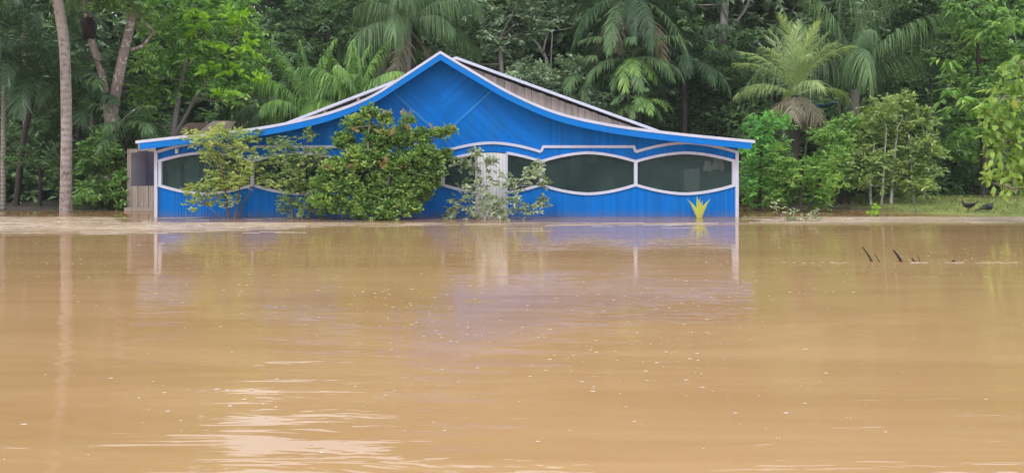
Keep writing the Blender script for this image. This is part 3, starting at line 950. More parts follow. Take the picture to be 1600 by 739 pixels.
# palms -----------------------------------------------------------------------------------------
def frond_mesh(name, L, elev, bend, n, ll, lw, droop, mat, seed, lift=0.15, start=0.16, a0=75, a1=28, pw=1.25, ragged=0.12, rr=0.022):
    g = np.random.RandomState(seed)
    N = 18
    ts = np.linspace(0, 1, N)
    th = elev - bend * ts ** pw
    dx, dz = np.cos(th), np.sin(th)
    xs = np.concatenate([[0], np.cumsum((dx[1:] + dx[:-1]) / 2)]) * L / (N - 1)
    zs = np.concatenate([[0], np.cumsum((dz[1:] + dz[:-1]) / 2)]) * L / (N - 1)
    ys = 0.05 * L * ts ** 2 * g.randn()
    rp = np.stack([xs, np.broadcast_to(ys, xs.shape), zs], -1)
    V, Fc = [], []
    v, f = tube(rp, [rr, rr * 0.6, rr * 0.15], 5)
    V += [tuple(q) for q in v]; Fc += [list(q) for q in f]
    for sg in (-1, 1):
        for j in range(n):
            t = start + (1 - start) * (j + 0.5 + 0.3 * g.randn()) / n
            t = min(max(t, 0.02), 0.995)
            b = np.array([np.interp(t, ts, rp[:, k]) for k in range(3)])
            ang = np.interp(t, ts, th)
            tg = np.array([math.cos(ang), 0, math.sin(ang)]); upv = np.array([-math.sin(ang), 0, math.cos(ang)])
            a = R(a0 + (a1 - a0) * (t - start) / (1 - start)) + 0.08 * g.randn()
            lf = lift + 0.12 * g.randn()
            d0 = unit(tg * math.cos(a) + np.array([0, sg, 0]) * math.sin(a) + upv * lf)
            prof = (math.sin(PI * (0.14 + 0.80 * (t - start) / (1 - start)))) ** 0.7
            l = ll * prof * (1 + ragged * g.randn())
            dr = droop * (1 + 0.25 * g.randn())
            wv = unit(tg - d0 * np.dot(tg, d0))
            base = len(V)
            for s, wq in ((0.0, 0.55), (0.38, 1.0), (0.72, 0.75), (1.0, 0.0)):
                c = b + d0 * l * s * (1 - 0.25 * dr * s) + np.array([0, 0, -1.0]) * dr * l * s * s
                if wq > 0:
                    V += [tuple(c + wv * lw * wq / 2), tuple(c - wv * lw * wq / 2)]
                else:
                    V.append(tuple(c))
            Fc += [[base, base+1, base+3, base+2], [base+2, base+3, base+5, base+4], [base+4, base+5, base+6]]
    return mesh_np(name, V, Fc, False, (mat,))

FROND_CACHE = {}
def palm(name, label, center, D, base_z, tiers, trunkr=(0.14, 0.10), barkm=None, seed=1, group=None, trunk_px=None, cat='palm'):
    """center: px,py of the crown; tiers: list of dicts for frond_mesh + count + az (start, jitter)"""
    c = P(center[0], center[1], D)
    bx_ = P(trunk_px if trunk_px is not None else center[0], HZ, D)[0]
    root = thing(name, label, cat, (bx_, D, base_z), group)
    off = np.array(root.location)
    g = np.random.RandomState(seed)
    if barkm is not None and c[2] - base_z > 0.5:
        tb = MB()
        tb.tube(smooth_path([(bx_, D, base_z - 0.3), ((bx_ * .6 + c[0] * .4) + 0.03 * g.randn(), D, base_z + (c[2] - base_z) * 0.5), tuple(c)], 16), [trunkr[0] * 1.15, trunkr[0], trunkr[1]], 9)
        tb.build('trunk', barkm, root, True)
    az0 = g.rand() * 2 * PI
    for ti, T in enumerate(tiers):
        T = dict(T)
        cnt = T.pop('count'); azs = T.pop('az', None); jit = T.pop('jit', 0.25); dz = T.pop('dz', 0.0); nv = T.pop('nv', 2); nm = T.pop('pname', 'frond')
        vs = []
        for k in range(min(nv, cnt)):
            key = (repr(sorted((a, b if not hasattr(b, 'name') else b.name) for a, b in T.items())), k)
            if key not in FROND_CACHE:
                FROND_CACHE[key] = frond_mesh('frond', seed=100 * k + 7, **T)
            vs.append(FROND_CACHE[key])
        for k in range(cnt):
            o = link(nm, vs[k % len(vs)], root, tuple(c - off + np.array([0, 0, dz])))
            az = (azs[k] if azs else az0 + ti * 0.9 + 2 * PI * k / cnt) + jit * g.randn() * (0.3 if azs else 1)
            o.rotation_euler = (0.10 * g.randn(), 0.07 * g.randn(), az)
            s_ = 1 + 0.10 * g.randn()
            o.scale = (s_, s_, s_)
    return root

# ------------------------------------------------------------------ shrubs in front of the house
build_tree('feathery_shrub', 'feathery yellow-green shrub with thin forked brown stems at the left end of the blue wall', 'shrub', 20.2, (364, 0.0),
    [([(360, 346), (354, 315), (348, 270), (338, 225)], 0.035, 0.012), ([(368, 346), (378, 322), (392, 300), (402, 280)], 0.03, 0.01), ([(362, 346), (374, 300), (372, 240)], 0.028, 0.01), ([(356, 342), (338, 334), (318, 318)], 0.016, 0.006)],
    [(318,224,20),(301,214,15),(340,222,24),(372,222,24),(398,214,14),(350,252,26),(382,250,24),(334,285,22),(312,298,18),(352,292,24),(380,282,22),(304,318,15),(330,316,18),(394,266,16),(360,316,14),(326,246,18),(345,205,14),(296,300,12)],
    M['lf_yel'], M['bark_brown'], dens=0.42, L=0.068, W=0.028, seed=3, depth=0.8, dj=0.25, droop=0.35, per=9, limb_r=0.010, shape='hex')
build_tree('slender_shrub', 'olive green many-stemmed shrub between the feathery shrub and the big round bush', 'shrub', 20.25, (468, 0.0),
    [([(460, 346), (452, 300), (440, 240)], 0.03, 0.01), ([(468, 346), (470, 290), (478, 225)], 0.03, 0.01), ([(478, 346), (492, 300), (500, 250)], 0.028, 0.01)],
    [(425,226,13),(448,224,14),(484,212,12),(470,242,17),(430,254,20),(460,264,24),(494,260,20),(424,288,17),(455,300,23),(488,298,22),(448,326,20),(480,328,22),(506,332,16),(410,274,13),(440,240,14),(500,240,12),(466,285,18)],
    M['lf_olive'], M['bark_brown'], dens=0.42, L=0.07, W=0.030, seed=4, depth=0.8, dj=0.25, droop=0.3, per=9, limb_r=0.010, shape='hex')
big = build_tree('round_bush', 'large dense glossy green bush with reddish new leaves hiding the middle of the house', 'bush', 19.9, (596, 0.0),
    [([(590, 347), (582, 300), (575, 235), (578, 185)], 0.06, 0.018), ([(598, 347), (620, 300), (650, 240), (690, 212)], 0.055, 0.012), ([(590, 347), (555, 310), (520, 280)], 0.045, 0.012), ([(596, 347), (605, 290), (628, 215)], 0.045, 0.012)],
    [(576,182,15),(550,196,15),(602,190,12),(538,226,19),(636,192,11),(590,224,25),(625,222,22),(658,220,17),(686,212,12),(704,207,8),(560,256,27),(600,264,30),(640,258,26),(670,248,22),(694,248,14),(520,268,20),(508,294,18),(545,298,26),(590,304,31),(630,302,28),(664,288,21),(518,324,20),(556,330,21),(600,334,23),(640,330,18),(684,272,13),(500,318,14),(572,205,12),(660,310,14)],
    M['lf_gloss'], M['bark_grey'], dens=1.7, L=0.078, W=0.042, seed=5, depth=0.85, dj=0.3, droop=0.05, per=8, mid=0.55, shape='hex', limb_r=0.018, up=0.7, spread=0.8)
add_leaves(big, 'new_leaves', [(604,182,7),(634,181,8),(700,203,7),(676,204,8),(640,206,8),(612,212,6),(596,211,7),(590,263,8),(548,266,7),(512,268,8),(604,258,6),(632,262,7),(556,208,5)], 19.45, M['lf_red'], 0.16, 0.08, 0.04, 6, droop=0.0, per=5, shape='hex', dj=0.12, up=0.9)
build_tree('pale_leaved_shrub', 'sparse silvery-leaved shrub with a white stem in front of the pale door', 'shrub', 20.1, (748, 0.0),
    [([(744, 347), (746, 310), (744, 275), (742, 240)], 0.028, 0.010), ([(750, 347), (764, 328), (786, 308), (812, 290)], 0.03, 0.01), ([(748, 345), (735, 330), (716, 318)], 0.018, 0.006), ([(760, 345), (800, 332), (832, 322)], 0.018, 0.006)],
    [(742,240,9),(740,264,15),(720,256,11),(768,252,10),(764,284,20),(735,294,19),(800,290,20),(830,276,14),(842,262,10),(850,286,10),(718,320,19),(705,334,13),(760,316,22),(800,324,24),(828,330,18),(848,318,10),(780,338,16),(740,336,14)],
    M['lf_silver'], M['bark_pale'], dens=0.38, L=0.085, W=0.036, seed=7, depth=0.85, dj=0.25, droop=0.45, per=8, limb_r=0.009, shape='hex')

# coconut sprout by the right window
sp = thing('coconut_sprout', 'small yellow-green palm sprout with upright blades below the rightmost window', 'plant', (*P(1094, HZ, 20.55)[:2], 0))
for k, (ax_, top_, wd, bend) in enumerate(((1073, 310, 0.12, -0.12), (1089, 306, 0.13, -0.03), (1098, 313, 0.11, 0.03), (1110, 311, 0.13, 0.13), (1082, 320, 0.08, -0.05), (1102, 322, 0.09, 0.06), (1078, 316, 0.07, -0.10), (1094, 309, 0.08, 0.0))):
    b = np.array([0, 0.02 * k, -0.15]); tp = P(ax_, top_, 20.55 + 0.04 * (k - 2)) - np.array(sp.location)
    path = smooth_path([b, b * 0.45 + tp * 0.55 + np.array([-bend * 0.35, 0, 0.05]), tp], 8)
    v, f = [], []
    for i, q in enumerate(path):
        s = i / (len(path) - 1)
        ww = wd * (0.35 + 1.1 * s if s < 0.5 else 1.8 * (1 - s) + 0.02)
        v += [q + np.array([-ww / 2, 0.02, 0]), q + np.array([0, -0.012, 0]), q + np.array([ww / 2, 0.02, 0])]
    for i in range(len(path) - 1):
        for j in range(2):
            f.append((3*i+j, 3*i+j+1, 3*i+j+4, 3*i+j+3))
    link('blade', mesh_np('blade', v, f, False, (M['lf_sprout'],)), sp)

# ------------------------------------------------------------------ left bank
lp = thing('tall_palm', 'tall grey ringed palm trunk rising past the top of the picture at the left', 'palm', (*P(102, HZ, 22.8)[:2], 0.0))
tb = MB()
tb.tube(smooth_path([P(103, 340, 22.8), P(103, 300, 22.8), P(104, 200, 22.8), P(102, 100, 22.8), P(98, 50, 22.8), P(90, 0, 22.8), P(80, -60, 22.8)], 30), [0.18, 0.15, 0.14, 0.145, 0.135], 12)
tb.build('trunk', M['bark_palm'], lp, True)
T_ = [dict(count=8, L=3.2, elev=0.9, bend=1.6, n=34, ll=0.75, lw=0.06, droop=0.5, mat=M['fr_mid'], nv=2), dict(count=7, L=3.0, elev=0.2, bend=1.4, n=34, ll=0.75, lw=0.06, droop=0.6, mat=M['fr_mid'], nv=2)]
for ti, T in enumerate(T_):
    T = dict(T); c_ = T.pop('count'); nv = T.pop('nv')
    ms = [frond_mesh('frond', seed=k + 50 * ti, **T) for k in range(nv)]
    for k in range(c_):
        o = link('frond', ms[k % nv], lp, tuple(P(80, -62, 22.8) - np.array(lp.location)))
        o.rotation_euler = (0, 0, 2 * PI * k / c_ + ti)

build_tree('forked_tree', 'old lichen-spotted tree forking above the shrubs left of the house', 'tree', 26.0, (176, 0.12),
    [([(176, 334), (174, 260), (173, 212)], 0.26, 0.22), ([(173, 214), (168, 170), (158, 110), (142, 60), (134, 0), (128, -80)], 0.16, 0.09), ([(173, 214), (178, 160), (192, 90), (208, 20), (218, -60)], 0.20, 0.11), ([(196, 80), (222, 72), (240, 50)], 0.07, 0.04), ([(186, 195), (200, 180), (218, 166)], 0.04, 0.02)],
    [(150,-40,60),(210,-60,70),(120,-80,60),(180,-110,70),(240,-70,46),(205,12,26),(165,8,24),(232,30,22),(190,-20,40)],
    M['lf_mid'], M['bark_lichen'], dens=0.9, L=0.22, W=0.09, seed=21, depth=1.0, dj=1.2, droop=0.5, limb_r=0.04)
ne = MB()
g_ = np.random.RandomState(4)
cN = P(139, 44, 25.9)
u_, v_ = 10, 8
vv, fc = [], []
for j in range(v_ + 1):
    for i in range(u_):
        th, ph = 2 * PI * i / u_, PI * j / v_
        r = 0.24 * (1 + 0.12 * g_.randn())
        vv.append(cN + np.array([r * math.sin(ph) * math.cos(th), r * math.sin(ph) * math.sin(th), 1.5 * r * math.cos(ph)]))
for j in range(v_):
    for i in range(u_):
        fc.append((j*u_+i, j*u_+(i+1) % u_, (j+1)*u_+(i+1) % u_, (j+1)*u_+i))
ne.add(vv, fc)
tag(ne.build('termite_nest', M['nest'], None, True), 'dark lumpy termite nest on the left limb of the forked tree', 'termite nest')

brt = build_tree('broadleaf_tree', 'bright green tree with lime leaf tufts above the left roof corner', 'tree', 28.5, (262, 0.2),
    [([(262, 330), (266, 250), (280, 150), (300, 60)], 0.16, 0.06), ([(268, 220), (320, 130), (370, 60)], 0.08, 0.03)],
    [(300,40,36),(365,45,32),(250,48,32),(268,98,36),(326,92,38),(384,104,26),(240,150,30),(298,140,32),(350,132,30),(222,180,22),(228,100,28),(402,66,18),(335,2,30),(260,0,36),(380,10,26),(372,150,22),(340,30,28)],
    M['lf_bright'], M['bark_grey'], dens=0.95, L=0.24, W=0.095, seed=22, depth=1.0, dj=1.0, droop=0.6, limb_r=0.03)
add_leaves(brt, 'lime_leaves', [(305,36,12),(312,50,8),(366,28,11),(378,32,9),(342,73,7),(388,84,11),(330,110,9),(364,112,7),(404,128,8),(382,70,8),(350,150,9)], 26.9, M['lf_lime'], 0.55, 0.27, 0.16, 23, droop=0.5, per=5, shape='hex', dj=0.2)

GP = 'dark palms on the left bank'
def tiers(L, mat, ll=0.6, lw=0.05, droop=0.5, n=30, cnt=(5, 6, 5), elev=(1.2, 0.7, 0.15), bend=(1.2, 1.6, 1.5), nv=2, **kw):
    return [dict(count=c, L=L * (1 - 0.06 * i), elev=e, bend=b, n=n, ll=ll, lw=lw, droop=droop, mat=mat, nv=nv, **kw) for i, (c, e, b) in enumerate(zip(cnt, elev, bend))]
palm('feather_palm', 'dark feather palm on a dark stem left of the tall ringed trunk', (58, 120), 25.6, 0.1, tiers(2.9, M['fr_dark'], 0.6, 0.042, 0.5, n=46), (0.09, 0.07), M['bark_dark'], 31, GP, 24)
palm('feather_palm', 'thin pale-stemmed palm at the left edge of the picture', (8, 90), 24.2, 0.1, tiers(2.5, M['fr_dark'], 0.5, 0.04, 0.55, n=42), (0.07, 0.06), M['bark_thin'], 32, GP, 5)
palm('feather_palm', 'dark palm with spreading fan of fronds just right of the tall ringed trunk', (126, 135), 27.2, 0.15, tiers(2.4, M['fr_mid'], 0.6, 0.045, 0.45, n=40), (0.08, 0.07), M['bark_dark'], 33, GP, 122)
palm('feather_palm', 'slim mottled palm between the ringed trunk and the forked tree', (144, 165), 26.5, 0.12, tiers(1.7, M['fr_dark'], 0.5, 0.05, 0.4, cnt=(3, 4, 4)), (0.09, 0.07), M['bark_thin'], 34, GP, 141)
palm('feather_palm', 'tall dark palm whose fronds fill the upper left corner', (40, 20), 28.5, 0.2, tiers(3.3, M['fr_dark'], 0.7, 0.045, 0.55, n=52), (0.11, 0.09), M['bark_thin'], 35, GP, 45)
palm('feather_palm', 'low young palm with open pale fronds in the shade of the left bank', (62, 262), 25.0, 0.08, tiers(1.25, M['fr_mid'], 0.42, 0.055, 0.25, n=16, cnt=(4, 5, 3), elev=(1.1, 0.6, 0.25), bend=(0.9, 1.1, 0.9)), (0.05, 0.04), M['bark_dark'], 36, GP, 62)
palm('feather_palm', 'drooping palm beside the wing of weathered boards', (200, 205), 25.2, 0.1, tiers(1.6, M['fr_mid'], 0.5, 0.045, 0.6, n=24, cnt=(3, 5, 4)), (0.06, 0.05), M['bark_dark'], 37, GP, 188)

build_tree('shrub', 'dark green leafy shrub at the water edge left of the weathered wing', 'shrub', 24.4, (160, 0.0),
    [([(158, 333), (156, 280), (150, 240)], 0.05, 0.02), ([(164, 333), (178, 280), (182, 240)], 0.05, 0.02)],
    [(160,228,24),(140,262,24),(180,262,24),(150,300,26),(184,304,20),(130,316,18),(166,318,22),(192,280,12),(172,246,18),(196,322,10),(138,236,14)],
    M['lf_mid'], M['bark_dark'], dens=1.05, L=0.15, W=0.07, seed=24, depth=0.9, dj=0.5, droop=0.3, limb_r=0.02)
GU = 'dark undergrowth shrubs on the left bank'
for i, (lab, D, bp, bl) in enumerate((
    ('dark bush behind the pair of thin stems at the left edge', 28.0, 20, [(0,220,30),(20,260,30),(40,300,28),(5,300,30),(-20,260,40),(-30,310,30)]),
    ('dark bush directly behind the tall ringed palm trunk', 28.5, 95, [(70,220,30),(100,250,32),(80,290,28),(110,300,28),(125,220,26),(60,300,22),(98,200,26)]),
    ('dark bush between the forked tree and the weathered wing', 29.5, 190, [(190,220,26),(210,240,26),(170,200,28),(200,190,28),(150,180,28),(220,210,20)]),
    ('dark shaded bush behind the low young palm', 31.0, 50, [(40,200,40),(70,170,40),(20,170,40),(55,250,40),(110,170,40),(0,150,40),(90,290,30),(30,290,30)]))):
    build_tree('shrub', lab, 'shrub', D, (bp, 0.2), [([(bp, 326), (bp, 260)], 0.06, 0.03)], bl, M['lf_dark'], M['bark_dark'], dens=1.0, L=0.2, W=0.09, seed=40 + i, dj=0.7, droop=0.3, group=GU, limb_r=0.02)

# old shed behind the left roof
DS = 30.0
sh = thing('shed', 'old shed with pale plank roof and red-brown walls behind the left roof slope', 'shed', (*P(312, HZ, DS)[:2], 0.2))
r0, r1, r2 = P(318, 186, DS + 1.6), P(350, 206, DS), P(262, 206, DS)
k = 0
for i in range(9):
    xa = P(303 + i * 7.0, 190, DS)[0]; xb = P(309.6 + i * 7.0, 190, DS)[0]
    za, zb = P(300, 212, DS)[2], P(300, 189, DS + 1.8)[2]
    mb = MB(); y0, y1 = DS, DS + 1.9
    mb.add([(xa, y0, za), (xb, y0, za), (xb, y1, zb), (xa, y1, zb), (xa, y0, za - .04), (xb, y0, za - .04), (xb, y1, zb - .04), (xa, y1, zb - .04)],
           [(0,1,2,3), (7,6,5,4), (4,5,1,0), (5,6,2,1), (6,7,3,2), (7,4,0,3)])
    mb.build('roof_board', M['shed_roof'], sh)
mb = MB(); mb.box((P(266, 190, DS)[0], DS + 0.3, 0.2), (P(362, 190, DS)[0], DS + 3.0, P(300, 208, DS)[2] - 0.06)); mb.build('wall', M['rust'], sh)
mb = MB(); xa, xb = P(262, 190, DS)[0], P(303, 190, DS)[0] - 0.01
za, zb = P(300, 210, DS)[2] - 0.02, P(300, 192, DS + 1.8)[2]
mb.add([(xa, DS + .1, za), (xb, DS + .1, za), (xb, DS + 1.9, zb), (xa, DS + 1.9, zb), (xa, DS + .1, za - .05), (xb, DS + .1, za - .05), (xb, DS + 1.9, zb - .05), (xa, DS + 1.9, zb - .05)],
       [(0,1,2,3), (7,6,5,4), (4,5,1,0), (5,6,2,1), (6,7,3,2), (7,4,0,3)])
o = mb.build('roof_sheet', M['rust'], sh); o['label'] = 'rusty roof sheet'

# ------------------------------------------------------------------ palms behind the house
GB = 'palms standing behind the house'
cur = dict(lift=-0.05, a0=65, a1=20)
palm('broad_frond_palm', 'left of two low palms with broad glossy fronds behind the left roof slope', (482, 186), 29.0, 0.2, tiers(3.1, M['fr_low'], 0.56, 0.046, 1.1, n=90, cnt=(5, 6, 5), elev=(1.45, 1.2, 0.7), bend=(0.8, 1.4, 1.6), **cur) , (0.12, 0.1), M['bark_dark'], 51, GB)
palm('broad_frond_palm', 'right of two low palms with broad glossy fronds behind the left roof slope', (556, 176), 28.6, 0.2, tiers(3.0, M['fr_low'], 0.6, 0.046, 1.1, n=90, cnt=(5, 6, 5), elev=(1.45, 1.2, 0.6), bend=(0.8, 1.4, 1.6), **cur), (0.12, 0.1), M['bark_dark'], 52, GB)
palm('broad_frond_palm', 'low dark palm half hidden beside the old shed', (424, 175), 31.5, 0.2, tiers(2.6, M['fr_mid'], 0.55, 0.055, 1.0, n=60, cnt=(4, 5, 5), **cur), (0.12, 0.1), M['bark_dark'], 53, GB)
dead = lambda c, L, m=None: dict(count=c, L=L, elev=-0.7, bend=0.85, n=30, ll=0.55, lw=0.05, droop=0.5, mat=m or M['fr_dry'], nv=2, dz=-0.15, pname='dry_frond', ragged=0.3)
palm('feather_palm', 'tall palm with curtain fronds and beige dead skirt left of the roof peak', (638, 40), 31.0, 0.2, tiers(3.5, M['fr_mid'], 0.75, 0.034, 1.15, n=115, cnt=(5, 7, 7), elev=(1.3, 0.8, 0.25), bend=(1.3, 1.5, 1.35), **cur) + [dead(6, 2.4, M['fr_dryp'])], (0.17, 0.14), M['bark_grey'], 54, GB)
palm('feather_palm', 'very dense dark palm with many hanging fronds right of the roof peak', (985, -5), 31.5, 0.2, tiers(4.4, M['fr_dark'], 0.55, 0.036, 0.85, n=84, cnt=(7, 9, 10), elev=(1.2, 0.55, -0.1), bend=(1.5, 1.7, 1.3), nv=3) + [dict(count=7, L=4.2, elev=-0.35, bend=1.15, n=66, ll=0.55, lw=0.045, droop=0.65, mat=M['fr_mid'], nv=2), dead(4, 3.2)], (0.22, 0.18), M['bark_dark'], 55, GB)
palm('feather_palm', 'mid-sized palm with bright drooping fronds under the dense dark palm', (985, 95), 30.3, 0.2, tiers(2.5, M['fr_mid'], 0.45, 0.04, 0.7, n=50, cnt=(5, 7, 7), elev=(0.9, 0.2, -0.3), bend=(1.6, 1.5, 1.1)) + [dict(count=4, L=1.9, elev=0.1, bend=1.6, n=28, ll=0.42, lw=0.05, droop=0.5, mat=M['fr_light'], nv=2, az=[-1.2, -2.0, -0.9, -1.7])], (0.12, 0.1), M['bark_dark'], 56, GB)
palm('feather_palm', 'small palm with yellowish tips low behind the right roof slope', (1000, 160), 29.6, 0.2, tiers(1.5, M['fr_mid'], 0.36, 0.045, 0.5, n=24, cnt=(3, 5, 5), elev=(1.0, 0.5, 0.0), bend=(1.5, 1.6, 1.3)) + [dict(count=3, L=1.3, elev=0.4, bend=1.8, n=22, ll=0.35, lw=0.05, droop=0.5, mat=M['fr_light'], nv=1, az=[-1.3, -1.9, -0.6])], (0.08, 0.06), M['bark_dark'], 57, GB)
palm('feather_palm', 'dark palm spreading right of the dense palm in deep shade', (1070, 95), 32.5, 0.2, tiers(3.0, M['fr_dark'], 0.55, 0.045, 0.75, n=56, cnt=(6, 7, 7), elev=(1.0, 0.5, 0.0), bend=(1.5, 1.6, 1.3)), (0.13, 0.1), M['bark_dark'], 58, GB)
palm('feather_palm', 'small grey-green palm fringe left of the dense dark palm', (915, 125), 31.2, 0.2, tiers(2.0, M['fr_mid'], 0.45, 0.04, 0.8, n=44, cnt=(4, 6, 6), elev=(1.0, 0.4, -0.2), bend=(1.5, 1.6, 1.2)) + [dead(3, 1.9)], (0.1, 0.08), M['bark_dark'], 59, GB)

# coconut palm and large palm on the right
co = palm('young_coconut_palm', 'young coconut palm with a shaggy pale crown above the bushes right of the house', (1243, 150), 26.0, 0.1,
     [dict(count=7, L=2.7, elev=1.38, bend=0.65, n=60, ll=0.62, lw=0.023, droop=0.22, mat=M['fr_coco'], nv=3, a0=48, a1=18, lift=0.1),
      dict(count=8, L=2.5, elev=1.08, bend=1.05, n=60, ll=0.66, lw=0.023, droop=0.45, mat=M['fr_coco'], nv=3, a0=52, a1=20, lift=0.1),
      dict(count=5, L=2.0, elev=0.55, bend=1.2, n=52, ll=0.60, lw=0.023, droop=0.6, mat=M['fr_coco'], nv=2, a0=55, a1=22, lift=0.1),
      dict(count=9, L=1.25, elev=-0.3, bend=1.1, n=36, ll=0.55, lw=0.03, droop=0.7, mat=M['fr_dryp'], nv=2, pname='dry_frond', ragged=0.3)],
     (0.13, 0.15), M['bark_dark'], 61)
sk = MB()
g_ = np.random.RandomState(9)
c0 = P(1243, 150, 26.0)
for k in range(64):
    a = g_.rand() * 2 * PI; r = 0.14 + 0.05 * g_.rand()
    p0 = c0 + np.array([0.5 * r * math.cos(a), 0.5 * r * math.sin(a), -0.1]); p1 = c0 + np.array([2.4 * r * math.cos(a), 2.4 * r * math.sin(a), -0.45 - 0.6 * g_.rand()])
    sk.tube([p0, (p0 + p1) / 2 + np.array([0, 0, 0.08]), p1], [0.014, 0.005], 4)
o = sk.build('dead_sheath', M['bark_brown'], co); o['label'] = 'shaggy brown fibre under the crown'
bp_ = palm('large_palm', 'large palm with long curtain fronds behind the coconut palm at upper right', (1336, 140), 29.5, 0.15,
     tiers(4.9, M['fr_mid'], 0.9, 0.036, 1.15, n=115, cnt=(6, 6, 5), elev=(1.5, 1.3, 1.0), bend=(1.0, 1.7, 2.0), nv=3, **cur), (0.17, 0.15), M['bark_grey'], 62)
sm = MB(); sm.tube([P(1345, 42, 28.9), P(1350, 50, 28.9), P(1356, 60, 28.9)], [0.02, 0.06, 0.05, 0.02], 7); sm.build('spathe', M['spathe'], bp_, True)

# ------------------------------------------------------------------ broadleaf trees behind the house
GT = 'forest trees behind the house'
build_tree('broadleaf_tree', 'leafy grey-green tree just right of the roof peak', 'tree', 33.0, (800, 0.2), [([(800, 330), (790, 200), (780, 60)], 0.2, 0.08)],
    [(730,32,30),(768,20,36),(810,28,36),(756,70,34),(800,84,32),(834,44,28),(740,104,26),(790,122,28),(770,-20,40),(820,-30,40),(700,90,20),(720,-15,32)],
    M['lf_grey'], M['bark_grey'], dens=0.9, L=0.26, W=0.12, seed=71, dj=1.0, droop=0.3, group=GT, limb_r=0.04)
build_tree('broadleaf_tree', 'low dark rounded tree behind the right roof slope', 'tree', 31.0, (870, 0.2), [([(870, 330), (868, 220), (862, 160)], 0.16, 0.06)],
    [(840,130,30),(880,148,32),(905,122,26),(850,160,28),(910,170,30),(945,190,26),(890,105,22),(815,118,22),(940,160,22)],
    M['lf_grey'], M['bark_dark'], dens=0.95, L=0.22, W=0.10, seed=72, dj=0.9, droop=0.3, group=GT, limb_r=0.03)
build_tree('forked_sapling', 'pale slim forked trunk in the dark gap right of the roof peak', 'tree', 35.5, (856, 0.2),
    [([(858, 330), (856, 120), (846, 80), (832, 62), (815, 56)], 0.10, 0.04), ([(848, 84), (852, 66), (856, 52)], 0.05, 0.03), ([(862, 200), (861, 100), (864, 40)], 0.04, 0.03)],
    [(820,50,20),(858,36,22),(880,20,26),(840,20,26),(870,-20,36),(905,40,16)], M['lf_grey'], M['bark_pale'], dens=0.8, L=0.24, W=0.1, seed=73, dj=0.8, group=GT, limb_r=0.03)
build_tree('broadleaf_tree', 'tall tree with a stout grey trunk and a mottled branch right of the dense palm', 'tree', 37.0, (1128, 0.3),
    [([(1128, 330), (1128, 120), (1131, 30), (1138, -60)], 0.24, 0.18), ([(1134, 60), (1150, 36), (1166, 12), (1180, -30)], 0.07, 0.06)],
    [(1060,50,36),(1100,60,34),(1090,10,36),(1150,70,30),(1050,0,36),(1100,-60,60),(1180,-50,60),(1060,-80,60),(1150,-110,60),(1120,100,34),(1170,50,22)],
    M['lf_dark'], M['bark_grey'], dens=0.9, L=0.27, W=0.12, seed=74, dj=1.2, group=GT, limb_r=0.05)
build_tree('broadleaf_tree', 'shaded dark tree above the right end of the roof', 'tree', 34.0, (1120, 0.2), [([(1120, 330), (1122, 220), (1118, 150)], 0.16, 0.08)],
    [(1090,130,34),(1130,110,34),(1160,140,32),(1110,170,34),(1150,180,32),(1070,185,32),(1180,110,26),(1185,180,24),(1040,190,28),(1140,205,26)],
    M['lf_dark'], M['bark_dark'], dens=0.95, L=0.25, W=0.11, seed=75, dj=0.9, group=GT, limb_r=0.03)
build_tree('broadleaf_tree', 'shaded tree with hanging foliage above the low broad-frond palms', 'tree', 35.5, (500, 0.2), [([(500, 330), (510, 120), (520, 20)], 0.2, 0.08)],
    [(440,40,36),(480,20,36),(530,30,36),(560,70,36),(460,80,34),(510,80,34),(590,30,34),(430,100,30),(560,0,40),(470,-30,40),(600,90,30),(680,60,30),(690,20,34)],
    M['lf_dark'], M['bark_dark'], dens=0.85, L=0.27, W=0.11, seed=76, dj=1.2, droop=0.7, group=GT, limb_r=0.04)
build_tree('broadleaf_tree', 'deep green layered tree between the large palm and the right edge', 'tree', 32.0, (1450, 0.2), [([(1450, 330), (1452, 180), (1448, 60)], 0.2, 0.08)],
    [(1420,40,34),(1460,50,36),(1440,95,34),(1480,100,36),(1410,130,30),(1450,140,34),(1500,60,34),(1400,0,40),(1460,-10,40),(1520,0,40),(1430,170,28),(1475,165,26)],
    M['lf_dark'], M['bark_dark'], dens=0.95, L=0.22, W=0.10, seed=77, dj=1.0, group=GT, limb_r=0.04)
rt = build_tree('broadleaf_tree', 'tree with layered drooping leaflets overhanging the grassy bank', 'tree', 27.0, (1535, 0.3), [([(1534, 330), (1536, 250), (1530, 120), (1524, 20)], 0.10, 0.05)],
    [(1540,40,36),(1500,40,30),(1575,30,36),(1550,90,36),(1510,100,34),(1585,90,34),(1490,140,30),(1530,140,32),(1570,140,30),(1500,190,30),(1545,195,30),(1520,240,28),(1560,250,28),(1490,240,22),(1590,200,30),(1560,-20,40),(1500,-20,36)],
    M['lf_mid'], M['bark_dark'], dens=0.9, L=0.22, W=0.095, seed=78, dj=1.0, droop=0.7, group=GT, limb_r=0.03)
add_leaves(rt, 'drooping_leaves', [(1482,152,13),(1500,164,16),(1525,166,16),(1548,172,12),(1490,208,13),(1512,212,16),(1535,214,13),(1540,50,14),(1560,44,14),(1532,60,12),(1585,36,12),(1500,18,14),(1475,96,8)], 25.9, M['lf_bright'], 0.6, 0.34, 0.10, 79, droop=0.9, per=9, dj=0.4)

